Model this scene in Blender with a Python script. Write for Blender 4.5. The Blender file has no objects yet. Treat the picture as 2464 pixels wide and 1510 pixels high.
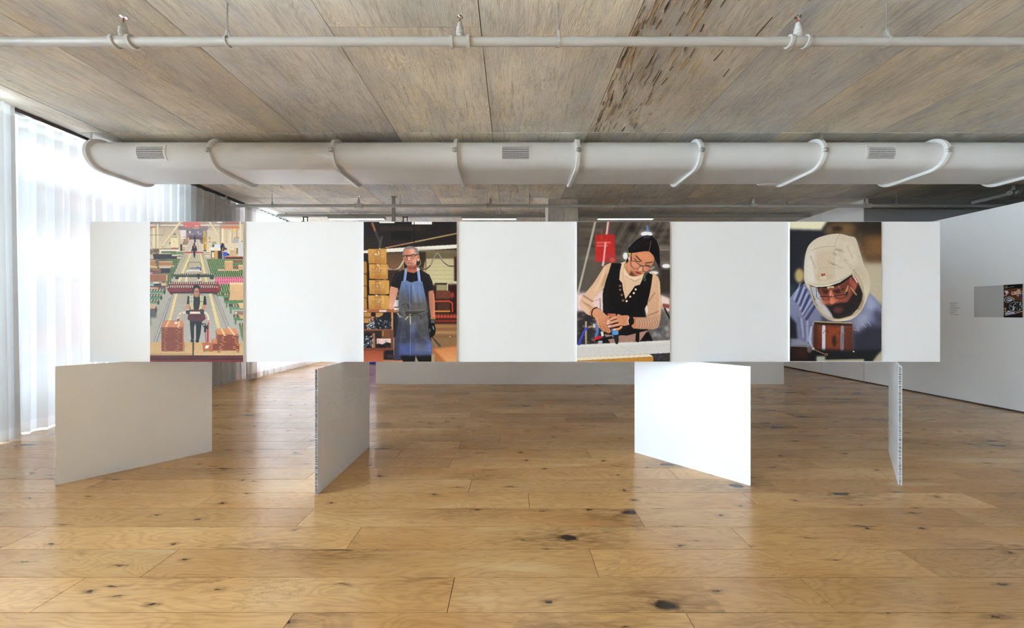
import bpy, math, random
import numpy as np

# ---------------------------------------------------------------- camera, sky, exposure
FPX, EYE = 832.0, 1.36            # focal length in pixels of the 2464 px frame, eye height (m)
ZC = 3.66                         # ceiling height
scene = bpy.context.scene
cam_data = bpy.data.cameras.new('camera')
cam_data.sensor_width = 36.0
cam_data.lens = FPX / 2464 * 36.0
cam_data.clip_start = 0.05
cam = bpy.data.objects.new('camera', cam_data)
scene.collection.objects.link(cam)
cam.location = (0, 0, EYE)
cam.rotation_euler = (math.radians(90), 0, 0)
scene.camera = cam

SKY = 5.2
world = bpy.data.worlds.new('overcast_sky')
scene.world = world
world.use_nodes = True
world.node_tree.nodes['Background'].inputs[0].default_value = (0.76, 0.90, 1.09, 1)
world.node_tree.nodes['Background'].inputs[1].default_value = SKY

bounce_sun = bpy.data.lights.new('bounce_sun', 'SUN')     # added so sunlit paving bounces light to the ceiling; never shines into the room
bounce_sun.energy = 26.0; bounce_sun.angle = math.radians(2); bounce_sun.color = (.88, .95, 1.04)
sun_o = bpy.data.objects.new('bounce_sun', bounce_sun)
sun_o.rotation_euler = (math.radians(-12), math.radians(38), 0)
scene.collection.objects.link(sun_o)

vs = scene.view_settings
vs.view_transform = 'Standard'
vs.look = 'None'
vs.exposure = 2.1
vs.gamma = 1.0
vs.use_curve_mapping = False
scene.cycles.use_denoising = True
scene.cycles.use_adaptive_sampling = True
scene.cycles.adaptive_threshold = 0.10
scene.cycles.adaptive_min_samples = 16
scene.cycles.max_bounces = 8
scene.cycles.diffuse_bounces = 5
scene.cycles.glossy_bounces = 4
scene.cycles.transmission_bounces = 5
scene.cycles.transparent_max_bounces = 12
scene.cycles.sample_clamp_indirect = 8.0
scene.cycles.caustics_reflective = False
scene.cycles.caustics_refractive = False


def sky_portal(name, loc, rot, sx, sy):
    """window opening through which the sky is sampled"""
    l = bpy.data.lights.new(name, 'AREA')
    l.shape = 'RECTANGLE'; l.size = sx; l.size_y = sy
    l.cycles.is_portal = True
    o = bpy.data.objects.new(name, l)
    o.location = loc; o.rotation_euler = rot
    scene.collection.objects.link(o)


XC = -5.56                        # curtain line
XG = -6.02                        # window glass line
Y0, Y1 = -13.0, 12.0               # room ends (behind the camera / far)
sky_portal('window_portal', (XG - .06, (Y0 + 5.9) / 2, 1.83), (0, math.radians(-90), 0), 3.5, 5.9 - Y0)
sky_portal('window_portal', (XG - .06, (7.15 + Y1) / 2, 1.83), (0, math.radians(-90), 0), 3.5, Y1 - 7.15)

# ---------------------------------------------------------------- helpers
coll = scene.collection


class MB:
    """collects simple shapes into one mesh"""
    def __init__(s): s.v, s.f = [], []
    def add(s, v, f):
        n = len(s.v); s.v += [tuple(p) for p in v]; s.f += [tuple(i + n for i in q) for q in f]; return s
    def box(s, x0, x1, y0, y1, z0, z1):
        return s.add([(x0, y0, z0), (x1, y0, z0), (x1, y1, z0), (x0, y1, z0), (x0, y0, z1), (x1, y0, z1), (x1, y1, z1), (x0, y1, z1)],
                     [(0, 3, 2, 1), (4, 5, 6, 7), (0, 1, 5, 4), (1, 2, 6, 5), (2, 3, 7, 6), (3, 0, 4, 7)])
    def bar(s, p, q, w, h, up=(0, 0, 1)):
        p, q, up = np.array(p, float), np.array(q, float), np.array(up, float)
        d = q - p; d /= np.linalg.norm(d); a = np.cross(d, up); a /= np.linalg.norm(a); b = np.cross(a, d)
        v = [e + a * i * w / 2 + b * j * h / 2 for e in (p, q) for i, j in ((-1, -1), (1, -1), (1, 1), (-1, 1))]
        return s.add(v, [(0, 1, 2, 3), (7, 6, 5, 4), (0, 4, 5, 1), (1, 5, 6, 2), (2, 6, 7, 3), (3, 7, 4, 0)])
    def tube(s, pts, r, n=12, cap=True):
        pts = [np.array(p, float) for p in pts]; m = len(pts); v = []
        ref = None
        for i, p in enumerate(pts):
            t = pts[min(i + 1, m - 1)] - pts[max(i - 1, 0)]; t /= np.linalg.norm(t)
            if ref is None: ref = np.array((0, 0, 1.)) if abs(t[2]) < .9 else np.array((1., 0, 0))
            a = np.cross(t, ref); a /= np.linalg.norm(a); b = np.cross(a, t); ref = b
            rr = r[i] if hasattr(r, '__len__') else r
            v += [p + rr * (a * math.cos(k * 2 * math.pi / n) + b * math.sin(k * 2 * math.pi / n)) for k in range(n)]
        f = [(i * n + k, i * n + (k + 1) % n, (i + 1) * n + (k + 1) % n, (i + 1) * n + k) for i in range(m - 1) for k in range(n)]
        if cap: f += [tuple(range(n))[::-1], tuple(range((m - 1) * n, m * n))]
        return s.add(v, f)
    def lathe(s, c, axis, prof, n=16):
        """prof: (radius, distance along axis)"""
        ax = {'x': (1., 0, 0), 'y': (0, 1., 0), 'z': (0, 0, 1.)}[axis]
        c = np.array(c, float); ax = np.array(ax)
        a = np.array((0, 1., 0)) if axis != 'y' else np.array((1., 0, 0)); b = np.cross(ax, a); v = []
        for r, h in prof: v += [c + ax * h + r * (a * math.cos(k * 2 * math.pi / n) + b * math.sin(k * 2 * math.pi / n)) for k in range(n)]
        m = len(prof)
        f = [(i * n + k, i * n + (k + 1) % n, (i + 1) * n + (k + 1) % n, (i + 1) * n + k) for i in range(m - 1) for k in range(n)]
        f += [tuple(range(n))[::-1], tuple(range((m - 1) * n, m * n))]
        return s.add(v, f)
    def prism(s, prof, x0, x1):
        """closed (y, z) outline extruded along x"""
        n = len(prof)
        v = [(x0, y, z) for y, z in prof] + [(x1, y, z) for y, z in prof]
        return s.add(v, [tuple(range(n)), tuple(range(n, 2 * n))[::-1]] + [(i, i + n, (i + 1) % n + n, (i + 1) % n) for i in range(n)])
    def loop(s, inner, outer, x0, x1):
        """ring between two (y, z) outlines of the same length, extruded along x"""
        n = len(inner)
        v = [(x, y, z) for x in (x0, x1) for q in (inner, outer) for y, z in q]
        f = []
        for i in range(n):
            j = (i + 1) % n
            f += [(i, j, n + j, n + i), (2 * n + i, 3 * n + i, 3 * n + j, 2 * n + j), (n + i, n + j, 3 * n + j, 3 * n + i), (i, 2 * n + i, 2 * n + j, j)]
        return s.add(v, f)
    def mesh(s, name):
        me = bpy.data.meshes.new(name); me.from_pydata(s.v, [], s.f); me.validate(); me.update()
        import bmesh
        bm = bmesh.new(); bm.from_mesh(me); bmesh.ops.recalc_face_normals(bm, faces=bm.faces); bm.to_mesh(me); bm.free()
        return me
    def build(s, name, mat, parent=None, smooth=False, **kw):
        return link(name, s.mesh(name), mat, parent, smooth, **kw)


def link(name, me, mat, parent=None, smooth=False, **kw):
    o = bpy.data.objects.new(name, me)
    coll.objects.link(o)
    if mat and not me.materials: me.materials.append(mat)
    if smooth:
        me.polygons.foreach_set('use_smooth', [True] * len(me.polygons))
        try: me.set_sharp_from_angle(angle=math.radians(40))
        except Exception: pass
    if parent: o.parent = parent
    return tag(o, **kw)


def tag(o, label=None, cat=None, group=None, kind=None):
    if label: o['label'] = label
    if cat: o['category'] = cat
    if group: o['group'] = group
    if kind: o['kind'] = kind
    return o


def thing(name, loc=(0, 0, 0), rz=0., **kw):
    o = bpy.data.objects.new(name, None)
    coll.objects.link(o)
    o.empty_display_size = .1
    o.location = loc; o.rotation_euler = (0, 0, rz)
    return tag(o, **kw)


def at(px, py, d):
    """world point seen at photo pixel (px, py) at depth d"""
    return ((px - 1232) / FPX * d, d, EYE - (py - 755) / FPX * d)


# ---------------------------------------------------------------- materials
class N:
    """tiny node-tree writer"""
    def __init__(s, name):
        s.m = bpy.data.materials.new(name); s.m.use_nodes = True
        s.t = s.m.node_tree; s.t.nodes.clear()
        s.out = s.t.nodes.new('ShaderNodeOutputMaterial')
    def new(s, typ, ins=None, **props):
        n = s.t.nodes.new(typ)
        for k, v in props.items(): setattr(n, k, v)
        for k, v in (ins or {}).items(): s.set(n.inputs[k], v)
        return n
    def set(s, sock, v):
        if isinstance(v, bpy.types.NodeSocket): s.t.links.new(v, sock)
        elif isinstance(v, bpy.types.Node): s.t.links.new(v.outputs[0], sock)
        else:
            if hasattr(sock.default_value, '__len__') and len(sock.default_value) == 4 and hasattr(v, '__len__') and len(v) == 3: v = (*v, 1)
            sock.default_value = v
    def math(s, op, a, b=0., clamp=False):
        n = s.new('ShaderNodeMath', {0: a, 1: b}, operation=op); n.use_clamp = clamp; return n.outputs[0]
    def mix(s, fac, a, b, blend='MIX'):
        n = s.new('ShaderNodeMix', None, data_type='RGBA', blend_type=blend)
        s.set(n.inputs[0], fac); s.set(n.inputs[6], a); s.set(n.inputs[7], b)
        return n.outputs[2]
    def ramp(s, fac, stops):
        n = s.new('ShaderNodeValToRGB', {0: fac}); e = n.color_ramp.elements
        while len(e) < len(stops): e.new(.5)
        for q, (p, c) in zip(e, stops):
            q.position = p; q.color = (*c, 1) if hasattr(c, '__len__') else (c, c, c, 1)
        return n.outputs[0]
    def noise(s, vec, scale, detail=3., rough=.55, dist=0.):
        return s.new('ShaderNodeTexNoise', {'Vector': vec, 'Scale': scale, 'Detail': detail, 'Roughness': rough, 'Distortion': dist}).outputs[0]
    def scaled(s, vec, x, y, z):
        return s.new('ShaderNodeVectorMath', {0: vec, 1: (x, y, z)}, operation='MULTIPLY').outputs[0]
    def done(s, shader):
        s.t.links.new(shader.outputs[0] if isinstance(shader, bpy.types.Node) else shader, s.out.inputs[0])
        return s.m
    def principled(s, **kw):
        n = s.new('ShaderNodeBsdfPrincipled')
        for k, v in kw.items(): s.set(n.inputs[k.replace('_', ' ')], v)
        return n


def srgb(r, g, b):
    return tuple(((c / 255 / 12.92) if c <= 10 else ((c / 255 + .055) / 1.055) ** 2.4) for c in (r, g, b))


def plain(name, col, rough=.5, spec=.5, metal=0., var=.04, vscale=3., bump=0.):
    w = N(name)
    pos = w.new('ShaderNodeNewGeometry').outputs['Position']
    n = w.noise(pos, vscale, 4)
    c = w.mix(n, tuple(x * (1 - var) for x in col), tuple(min(1, x * (1 + var)) for x in col))
    p = w.principled(Base_Color=c, Roughness=rough, Metallic=metal)
    w.set(p.inputs['Specular IOR Level'], spec)
    if bump:
        b = w.new('ShaderNodeBump', {'Height': w.noise(pos, 180, 2), 'Strength': bump, 'Distance': .002})
        w.set(p.inputs['Normal'], b.outputs[0])
    return w.done(p)


def make_concrete(name, along='y', panels=True):
    """board-marked concrete; the grain of the shuttering plywood runs along one axis"""
    w = N(name)
    pos = w.new('ShaderNodeNewGeometry').outputs['Position']
    info = w.new('ShaderNodeObjectInfo')
    off = w.new('ShaderNodeVectorMath', {0: w.new('ShaderNodeCombineXYZ', {0: info.outputs['Random'], 1: info.outputs['Random'], 2: info.outputs['Random']}).outputs[0], 1: (37., 53., 11.)}, operation='MULTIPLY').outputs[0]
    p = w.new('ShaderNodeVectorMath', {0: pos, 1: off}, operation='ADD').outputs[0] if panels else pos
    g = (1., .12, 1.) if along == 'y' else (.12, 1., 1.) if along == 'x' else (1., 1., .2)
    pg = w.scaled(p, *g)
    big = w.noise(p, .9, 4, .6)
    mid = w.noise(w.scaled(p, *(1., .35, 1.)), 3.2, 5, .62, .6)
    streak = w.noise(pg, 26., 4, .65, .4)
    fine = w.noise(pg, 95., 3, .6, .2)
    warp = w.noise(w.scaled(p, *(1., .3, 1.)), 2.4, 3, .5, .3)
    rings = w.math('SINE', w.math('MULTIPLY', w.math('ADD', warp, w.math('MULTIPLY', streak, .05)), 130.))
    rings = w.math('POWER', w.math('ABSOLUTE', rings), 3.)
    tan, grey, pale = srgb(232, 225, 208), srgb(208, 209, 210), srgb(244, 240, 230)
    c = w.mix(w.ramp(mid, [(.36, 0.), (.64, 1.)]), grey, tan)
    c = w.mix(w.ramp(big, [(.46, 0.), (.66, .9)]), c, pale)
    c = w.mix(w.ramp(w.noise(w.scaled(p, *(1., .28, 1.)), .8, 3, .5, .5), [(.52, 0.), (.66, .75)]), c, srgb(186, 188, 190))
    c = w.mix(w.ramp(w.noise(p, 1.7, 5, .65, .8), [(.56, 0.), (.70, .55)]), c, srgb(212, 213, 215))
    c = w.mix(w.math('MULTIPLY', w.ramp(streak, [(.50, 0.), (.68, 1.)]), .42), c, srgb(152, 148, 142))
    c = w.mix(w.math('MULTIPLY', w.ramp(fine, [(.30, 1.), (.48, 0.)]), .35), c, srgb(160, 155, 148))
    c = w.mix(w.math('MULTIPLY', w.math('MULTIPLY', rings, w.ramp(w.noise(p, 2.2, 2), [(.42, 0.), (.6, 1.)])), .26), c, srgb(150, 135, 112))
    vor = w.new('ShaderNodeTexVoronoi', {'Vector': p, 'Scale': 4.5, 'Randomness': 1.}, feature='F1')
    c = w.mix(w.ramp(vor.outputs['Distance'], [(.018, .7), (.035, 0.)]), c, srgb(110, 102, 90))
    c = w.mix(w.ramp(w.noise(pg, 46., 2, .5), [(.70, 0.), (.74, .55)]), c, srgb(222, 186, 130))
    c = w.mix(1., c, info.outputs['Color'], 'MULTIPLY'); c = w.mix(1., c, (1.10, 1.11, 1.14), 'MULTIPLY')
    b = w.new('ShaderNodeBump', {'Height': w.math('ADD', w.math('MULTIPLY', streak, .6), w.math('MULTIPLY', fine, .5)), 'Strength': .38, 'Distance': .01})
    pr = w.principled(Base_Color=c, Roughness=.62, Normal=b.outputs[0])
    w.set(pr.inputs['Specular IOR Level'], .35)
    return w.done(pr)


def make_oak(name, boards=False):
    """lacquered oak; every plank object shifts the grain by its own random value"""
    w = N(name)
    pos = w.new('ShaderNodeNewGeometry').outputs['Position']
    info = w.new('ShaderNodeObjectInfo')
    rnd = info.outputs['Random']
    line = None
    if boards:                                   # floor beyond the separately laid planks
        sep = w.new('ShaderNodeSeparateXYZ', {0: pos})
        row = w.math('DIVIDE', w.math('SUBTRACT', sep.outputs[1], PL0), PLW)
        ri = w.math('FLOOR', row)
        xs = w.math('ADD', w.math('DIVIDE', sep.outputs[0], 2.0), w.math('MULTIPLY', ri, .37))
        cell = w.new('ShaderNodeTexWhiteNoise', {'Vector': w.new('ShaderNodeCombineXYZ', {0: w.math('FLOOR', xs), 1: ri}).outputs[0]}, noise_dimensions='3D')
        rnd = cell.outputs['Value']
        e = w.math('ABSOLUTE', w.math('SUBTRACT', w.math('FRACT', row), .5))
        line = w.ramp(e, [(.488, 0.), (.496, .7)])
    off = w.new('ShaderNodeVectorMath', {0: w.new('ShaderNodeCombineXYZ', {0: rnd, 1: rnd, 2: rnd}).outputs[0], 1: (71., 29., 17.)}, operation='MULTIPLY').outputs[0]
    p = w.new('ShaderNodeVectorMath', {0: pos, 1: off}, operation='ADD').outputs[0]
    pg = w.scaled(p, .10, 1., 1.)
    grain = w.noise(pg, 62., 4, .62, .3)
    fine = w.noise(w.scaled(p, .05, 1., 1.), 240., 2, .5)
    # cathedral figure
    warp = w.noise(w.scaled(p, .22, 1., 1.), 3.4, 3, .5, .4)
    rings = w.math('ABSOLUTE', w.math('SINE', w.math('MULTIPLY', w.math('ADD', warp, w.math('MULTIPLY', grain, .02)), 95.)))
    tone = w.noise(w.scaled(p, .35, 1., 1.), 2.3, 3, .5)
    a, bcol, dk = srgb(224, 182, 124), srgb(202, 153, 94), srgb(150, 102, 56)
    c = w.mix(w.ramp(tone, [(.3, 0.), (.7, 1.)]), a, bcol)
    c = w.mix(w.math('MULTIPLY', w.math('POWER', rings, 5.), .22), c, dk)
    c = w.mix(w.math('MULTIPLY', w.ramp(grain, [(.5, 0.), (.72, 1.)]), .32), c, dk)
    c = w.mix(w.math('MULTIPLY', w.ramp(fine, [(.56, 0.), (.7, 1.)]), .20), c, srgb(120, 84, 50))
    # sapwood streaks, knots and the dark cracks around them
    c = w.mix(w.ramp(w.noise(w.scaled(p, .12, 1., 1.), 5.5, 2, .4), [(.68, 0.), (.73, .5)]), c, srgb(226, 196, 146))
    warpv = w.scaled(w.new('ShaderNodeTexNoise', {'Vector': p, 'Scale': 14., 'Detail': 4.}).outputs[1], .09, .05, .0)
    def knots(sx, sy, scale, keep, r, halo, shift):
        kp = w.new('ShaderNodeVectorMath', {0: w.new('ShaderNodeVectorMath', {0: p, 1: warpv}, operation='ADD').outputs[0], 1: (sx, sy, 0.)}, operation='MULTIPLY').outputs[0]
        kp = w.new('ShaderNodeVectorMath', {0: kp, 1: (shift, shift * .7, 0.)}, operation='ADD').outputs[0]
        v = w.new('ShaderNodeTexVoronoi', {'Vector': kp, 'Scale': scale, 'Randomness': 1.}, feature='F1', voronoi_dimensions='2D')
        sel = w.math('GREATER_THAN', w.new('ShaderNodeSeparateXYZ', {0: v.outputs['Color']}).outputs[0], 1. - keep)
        d = v.outputs['Distance']
        return w.math('MULTIPLY', w.ramp(d, [(r * .55, 1.), (r, 0.)]), sel), w.math('MULTIPLY', w.ramp(d, [(r, 1.), (halo, 0.)]), sel)
    streaky = w.ramp(w.noise(w.scaled(p, .16, 1., 1.), 48., 3, .6, .8), [(.40, .15), (.62, 1.)])
    for args, amt in (((.5, 1.3, 1.7, .34, .070, .46, 0.), .95), ((.8, 1.6, 3.4, .22, .05, .16, 5.3), .9), ((.45, 2.6, 4.2, .20, .05, .20, 9.1), .8)):
        core, halo = knots(*args)
        c = w.mix(w.math('MULTIPLY', w.math('MULTIPLY', halo, streaky), .70), c, srgb(112, 76, 44))
        c = w.mix(w.math('MULTIPLY', core, amt), c, srgb(34, 26, 20))
    crack = w.noise(w.scaled(p, .22, 2.2, 1.), 9., 5, .7, 1.5)
    c = w.mix(w.math('MULTIPLY', w.ramp(w.math('ABSOLUTE', w.math('SUBTRACT', crack, .5)), [(.002, .75), (.007, 0.)]), w.ramp(w.noise(p, 1.6, 2), [(.60, 0.), (.68, 1.)])), c, srgb(70, 50, 34))
    c = w.mix(1., c, w.ramp(rnd, [(0., (.82, .80, .76)), (.5, (.95, .94, .92)), (1., (1.06, 1.06, 1.05))]), 'MULTIPLY')
    if line is not None: c = w.mix(line, c, srgb(84, 60, 40))
    rough = w.math('ADD', .155, w.math('MULTIPLY', grain, .10))
    bm = w.new('ShaderNodeBump', {'Height': w.math('ADD', grain, w.math('MULTIPLY', w.noise(p, 7., 2), .6)), 'Strength': .10, 'Distance': .004})
    pr = w.principled(Base_Color=c, Roughness=rough, Normal=bm.outputs[0])
    w.set(pr.inputs['IOR'], 1.62)
    return w.done(pr)


def make_sheer(name, clear, tint=(.95, .945, .935), pas=.60):
    w = N(name)
    pos = w.new('ShaderNodeNewGeometry').outputs['Position']
    weave = w.noise(w.scaled(pos, 1., 1., .04), 260., 2)
    fac = w.math('ADD', clear * .6, w.math('MULTIPLY', weave, clear * .8))
    d = w.new('ShaderNodeBsdfDiffuse', {0: tint}); t = w.new('ShaderNodeBsdfTranslucent', {0: tuple(x * pas for x in tint)})
    body = w.new('ShaderNodeMixShader', {0: .48, 1: d, 2: t})
    tr = w.new('ShaderNodeBsdfTransparent', {0: (1, 1, 1)})
    return w.done(w.new('ShaderNodeMixShader', {0: fac, 1: body, 2: tr}))


def make_glass(name):
    w = N(name)
    fr = w.new('ShaderNodeFresnel', {0: 1.45})
    g = w.new('ShaderNodeBsdfGlossy', {'Color': (1, 1, 1), 'Roughness': .02})
    t = w.new('ShaderNodeBsdfTransparent', {0: (.94, .97, .96)})
    return w.done(w.new('ShaderNodeMixShader', {0: fr, 1: t, 2: g}))


def make_brick(name):
    w = N(name)
    pos = w.new('ShaderNodeNewGeometry').outputs['Position']
    sep = w.new('ShaderNodeSeparateXYZ', {0: pos})
    v = w.new('ShaderNodeCombineXYZ', {0: sep.outputs[1], 1: sep.outputs[2]})
    b = w.new('ShaderNodeTexBrick', {'Vector': v, 'Color1': srgb(176, 74, 58), 'Color2': srgb(150, 58, 46), 'Mortar': srgb(196, 176, 160), 'Scale': 3.2, 'Mortar Size': .015})
    return w.done(w.principled(Base_Color=b.outputs[0], Roughness=.8))


def make_emit(name, col, strength):
    w = N(name)
    return w.done(w.new('ShaderNodeEmission', {0: col, 1: strength}))


def make_print(name):
    w = N(name)
    a = w.new('ShaderNodeAttribute', attribute_name='print', attribute_type='GEOMETRY')
    p = w.principled(Base_Color=a.outputs['Color'], Roughness=.42)
    w.set(p.inputs['Specular IOR Level'], .18)
    return w.done(p)


PL0, PLW = 1.576, .2116           # first plank joint and plank width (m)
M = dict(
    oak=make_oak('oiled_oak_plank'), oak_far=make_oak('oak_floor_far', True),
    concrete=make_concrete('board_marked_concrete'), column=make_concrete('column_concrete', 'z', False),
    white=plain('white_wall_paint', (.88, .88, .875), .55, .4, var=.012, vscale=.6, bump=.04),
    partition=plain('cool_white_partition', (.87, .88, .885), .5, .4, var=.012, vscale=.6),
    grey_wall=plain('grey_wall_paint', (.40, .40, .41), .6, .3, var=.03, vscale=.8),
    board=plain('white_face_paper', (.835, .85, .865), .38, .45, var=.01, vscale=.5),
    board_edge=plain('white_board_edge', (.86, .86, .85), .6, .3, var=.02),
    core=plain('honeycomb_paper', (.72, .71, .69), .7, .2, var=.15, vscale=60.),
    core_dark=plain('honeycomb_shade', (.16, .15, .14), .9, .1, var=.2, vscale=60.),
    duct=plain('duct_white_paint', srgb(236, 238, 238), .42, .45, var=.015, vscale=.7),
    strap=plain('strap_white_paint', srgb(238, 239, 238), .38, .5, var=.02),
    grille_shade=plain('painted_duct_shade', (.03, .03, .03), .8, .2, var=.2),  # dark colour standing for the shade inside the duct
    pipe=plain('pipe_grey_paint', srgb(196, 197, 194), .36, .5, var=.02),
    zinc=plain('zinc_plated_steel', (.62, .63, .62), .32, .5, metal=.9, var=.08, vscale=40.),
    chrome=plain('chrome_plating', (.86, .86, .86), .15, .5, metal=1., var=.03),
    raceway=plain('grey_painted_steel', srgb(168, 168, 164), .45, .4, var=.03),
    bulb=plain('red_glass_bulb', (.55, .10, .06), .15, .6, var=.1),
    dark=plain('dark_anodised_metal', (.055, .055, .06), .4, .5, var=.1),
    black=plain('black_bracket', (.02, .02, .02), .5, .4, var=.1),
    blue=plain('blue_lacquer', srgb(60, 66, 196), .4, .4, var=.04),
    sheer=make_sheer('sheer_curtain', .010, pas=.36), sheer_bright=make_sheer('brightened_sheer_curtain', .10, pas=1.), hem=make_sheer('curtain_hem', .04, (.90, .895, .88)),  # second sheer is a brightened copy, passing extra light at the rear
    glass=make_glass('window_glass'), frame=plain('window_frame', (.10, .10, .105), .45, .5, var=.06),
    brick=make_brick('red_brick'), pale=plain('pale_stone_band', (.62, .60, .57), .8, .3, var=.06), bounce_paving=plain('pale_bounce_paving', (.50, .50, .49), .9, .2, var=.15, vscale=2.),  # street paving kept pale to bounce daylight up to the ceiling
    lamp=make_emit('lamp_diffuser', (1., .98, .94), .27), textgrey=plain('grey_vinyl_lettering', (.30, .31, .32), .6, .3, var=.05),
    fibre=plain('torn_wood_fibre', srgb(196, 160, 110), .8, .2, var=.15, vscale=8.), gouge=plain('dark_gouge', srgb(78, 68, 56), .9, .1, var=.2, vscale=8.),
    grey_panel=plain('light_grey_print', srgb(196, 196, 197), .45, .4, var=.01), prints=make_print('photographic_print'),
)


# ---------------------------------------------------------------- flat print painter
class Paint:
    """paints a flat photographic print into a float array (display values 0..255)"""
    def __init__(s, px, py, pw, ph, W=338, H=506, base=(128, 128, 128)):
        s.px, s.py, s.W, s.H = px, py, W, H
        s.kx, s.ky = W / pw, H / ph
        s.im = np.empty((H, W, 3), np.float32); s.im[:] = base
        s.tile(px, py, 1.0)
    def tile(s, ox, oy, sc):
        s.ox, s.oy, s.sc = ox, oy, sc
        return s
    def P(s, pts):
        a = np.asarray(pts, np.float32).reshape(-1, 2)
        return np.stack([(s.ox + a[:, 0] / s.sc - s.px) * s.kx, (s.oy + a[:, 1] / s.sc - s.py) * s.ky], 1)
    def L(s, v):
        return v / s.sc * s.kx
    @staticmethod
    def smooth(a, closed=True, n=6):
        m = len(a); out = []
        for i in range(m if closed else m - 1):
            if closed: p0, p1, p2, p3 = a[i - 1], a[i], a[(i + 1) % m], a[(i + 2) % m]
            else: p0, p1, p2, p3 = a[max(i - 1, 0)], a[i], a[i + 1], a[min(i + 2, m - 1)]
            for k in range(n):
                t = k / n
                out.append(.5 * ((2 * p1) + (p2 - p0) * t + (2 * p0 - 5 * p1 + 4 * p2 - p3) * t * t + (3 * p1 - p0 - 3 * p2 + p3) * t ** 3))
        if not closed: out.append(a[-1])
        return np.array(out, np.float32)
    @staticmethod
    def blur(m, r):
        if r <= .3: return m
        n = max(1, int(r * 2.5)); k = np.exp(-.5 * (np.arange(-n, n + 1) / r) ** 2); k /= k.sum()
        m = np.pad(m, n, mode='edge')
        o = sum(k[i] * m[i:i + m.shape[0] - 2 * n, :] for i in range(2 * n + 1))
        return sum(k[i] * o[:, i:i + m.shape[1] - 2 * n] for i in range(2 * n + 1))
    def put(s, x0, y0, m, col, a):
        h, w = m.shape
        col = np.asarray(col, np.float32)
        if col.ndim == 2:                                     # vertical gradient between two colours
            t = np.linspace(0, 1, h, dtype=np.float32)[:, None, None]
            col = col[0] * (1 - t) + col[1] * t
        r = s.im[y0:y0 + h, x0:x0 + w]
        m = (m * a)[:, :, None]
        r += (col - r) * m
    def box(s, a, pad):
        x0 = max(0, int(a[:, 0].min() - pad)); x1 = min(s.W, int(a[:, 0].max() + pad) + 2)
        y0 = max(0, int(a[:, 1].min() - pad)); y1 = min(s.H, int(a[:, 1].max() + pad) + 2)
        if x1 <= x0 or y1 <= y0: return None
        yy, xx = np.mgrid[y0:y1, x0:x1].astype(np.float32)
        return x0, y0, xx + .5, yy + .5
    def poly(s, pts, col, a=1., b=0., sm=False):
        q = s.P(pts); b = s.L(b)
        if sm: q = s.smooth(q)
        g = s.box(q, 2 + 2.5 * b)
        if g is None: return
        x0, y0, xx, yy = g
        ins = np.zeros(xx.shape, bool)
        for (ax, ay), (bx, by) in zip(q, np.roll(q, -1, 0)):
            if ay == by: continue
            ins ^= ((ay > yy) != (by > yy)) & (xx < (bx - ax) * (yy - ay) / (by - ay) + ax)
        s.put(x0, y0, s.blur(ins.astype(np.float32), max(b, .45)), col, a)
    def rect(s, x0, y0, x1, y1, col, a=1., b=0.):
        s.poly([x0, y0, x1, y0, x1, y1, x0, y1], col, a, b)
    def line(s, pts, w, col, a=1., b=0., sm=False):
        q = s.P(pts); r = s.L(w) / 2; b = s.L(b)
        if sm: q = s.smooth(q, False)
        g = s.box(q, r + 2 + 2.5 * b)
        if g is None: return
        x0, y0, xx, yy = g
        d = np.full(xx.shape, 1e9, np.float32)
        for (ax, ay), (bx, by) in zip(q[:-1], q[1:]):
            ux, uy = bx - ax, by - ay; l2 = ux * ux + uy * uy + 1e-6
            t = np.clip(((xx - ax) * ux + (yy - ay) * uy) / l2, 0, 1)
            d = np.minimum(d, np.hypot(xx - ax - t * ux, yy - ay - t * uy))
        s.put(x0, y0, s.blur(np.clip(r - d + .5, 0, 1) * min(1., 2 * r + .1), b), col, a)
    def ell(s, cx, cy, rx, ry, col, a=1., b=0., rot=0.):
        t = np.linspace(0, 2 * math.pi, 36, endpoint=False); c, k = math.cos(rot), math.sin(rot)
        x, y = rx * np.cos(t), ry * np.sin(t)
        s.poly(np.stack([cx + x * c - y * k, cy + x * k + y * c], 1), col, a, b)
    def noise(s, amp, scale, seed=0):
        rs = np.random.RandomState(seed)
        h, w = s.H // scale + 2, s.W // scale + 2
        n = np.repeat(np.repeat(rs.randn(h, w).astype(np.float32), scale, 0), scale, 1)[:s.H, :s.W]
        s.im += (s.blur(n, scale * .5) * amp)[:, :, None]
    def specks(s, x0, y0, x1, y1, n, lo, hi, cols, seed=0, a=.8, thin=1., b=0.):
        rn = random.Random(seed)
        for _ in range(n):
            cx, cy, r, t = rn.uniform(x0, x1), rn.uniform(y0, y1), rn.uniform(lo, hi), rn.uniform(0, 3.1)
            s.poly([cx + r * math.cos(t), cy + r * math.sin(t) * thin, cx - r * .4 * math.sin(t), cy + r * .5 * math.cos(t) * thin,
                    cx - r * math.cos(t + .4), cy - r * math.sin(t + .4) * thin, cx + r * .4 * math.sin(t), cy - r * .4 * math.cos(t) * thin], rn.choice(cols), a, b)


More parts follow.
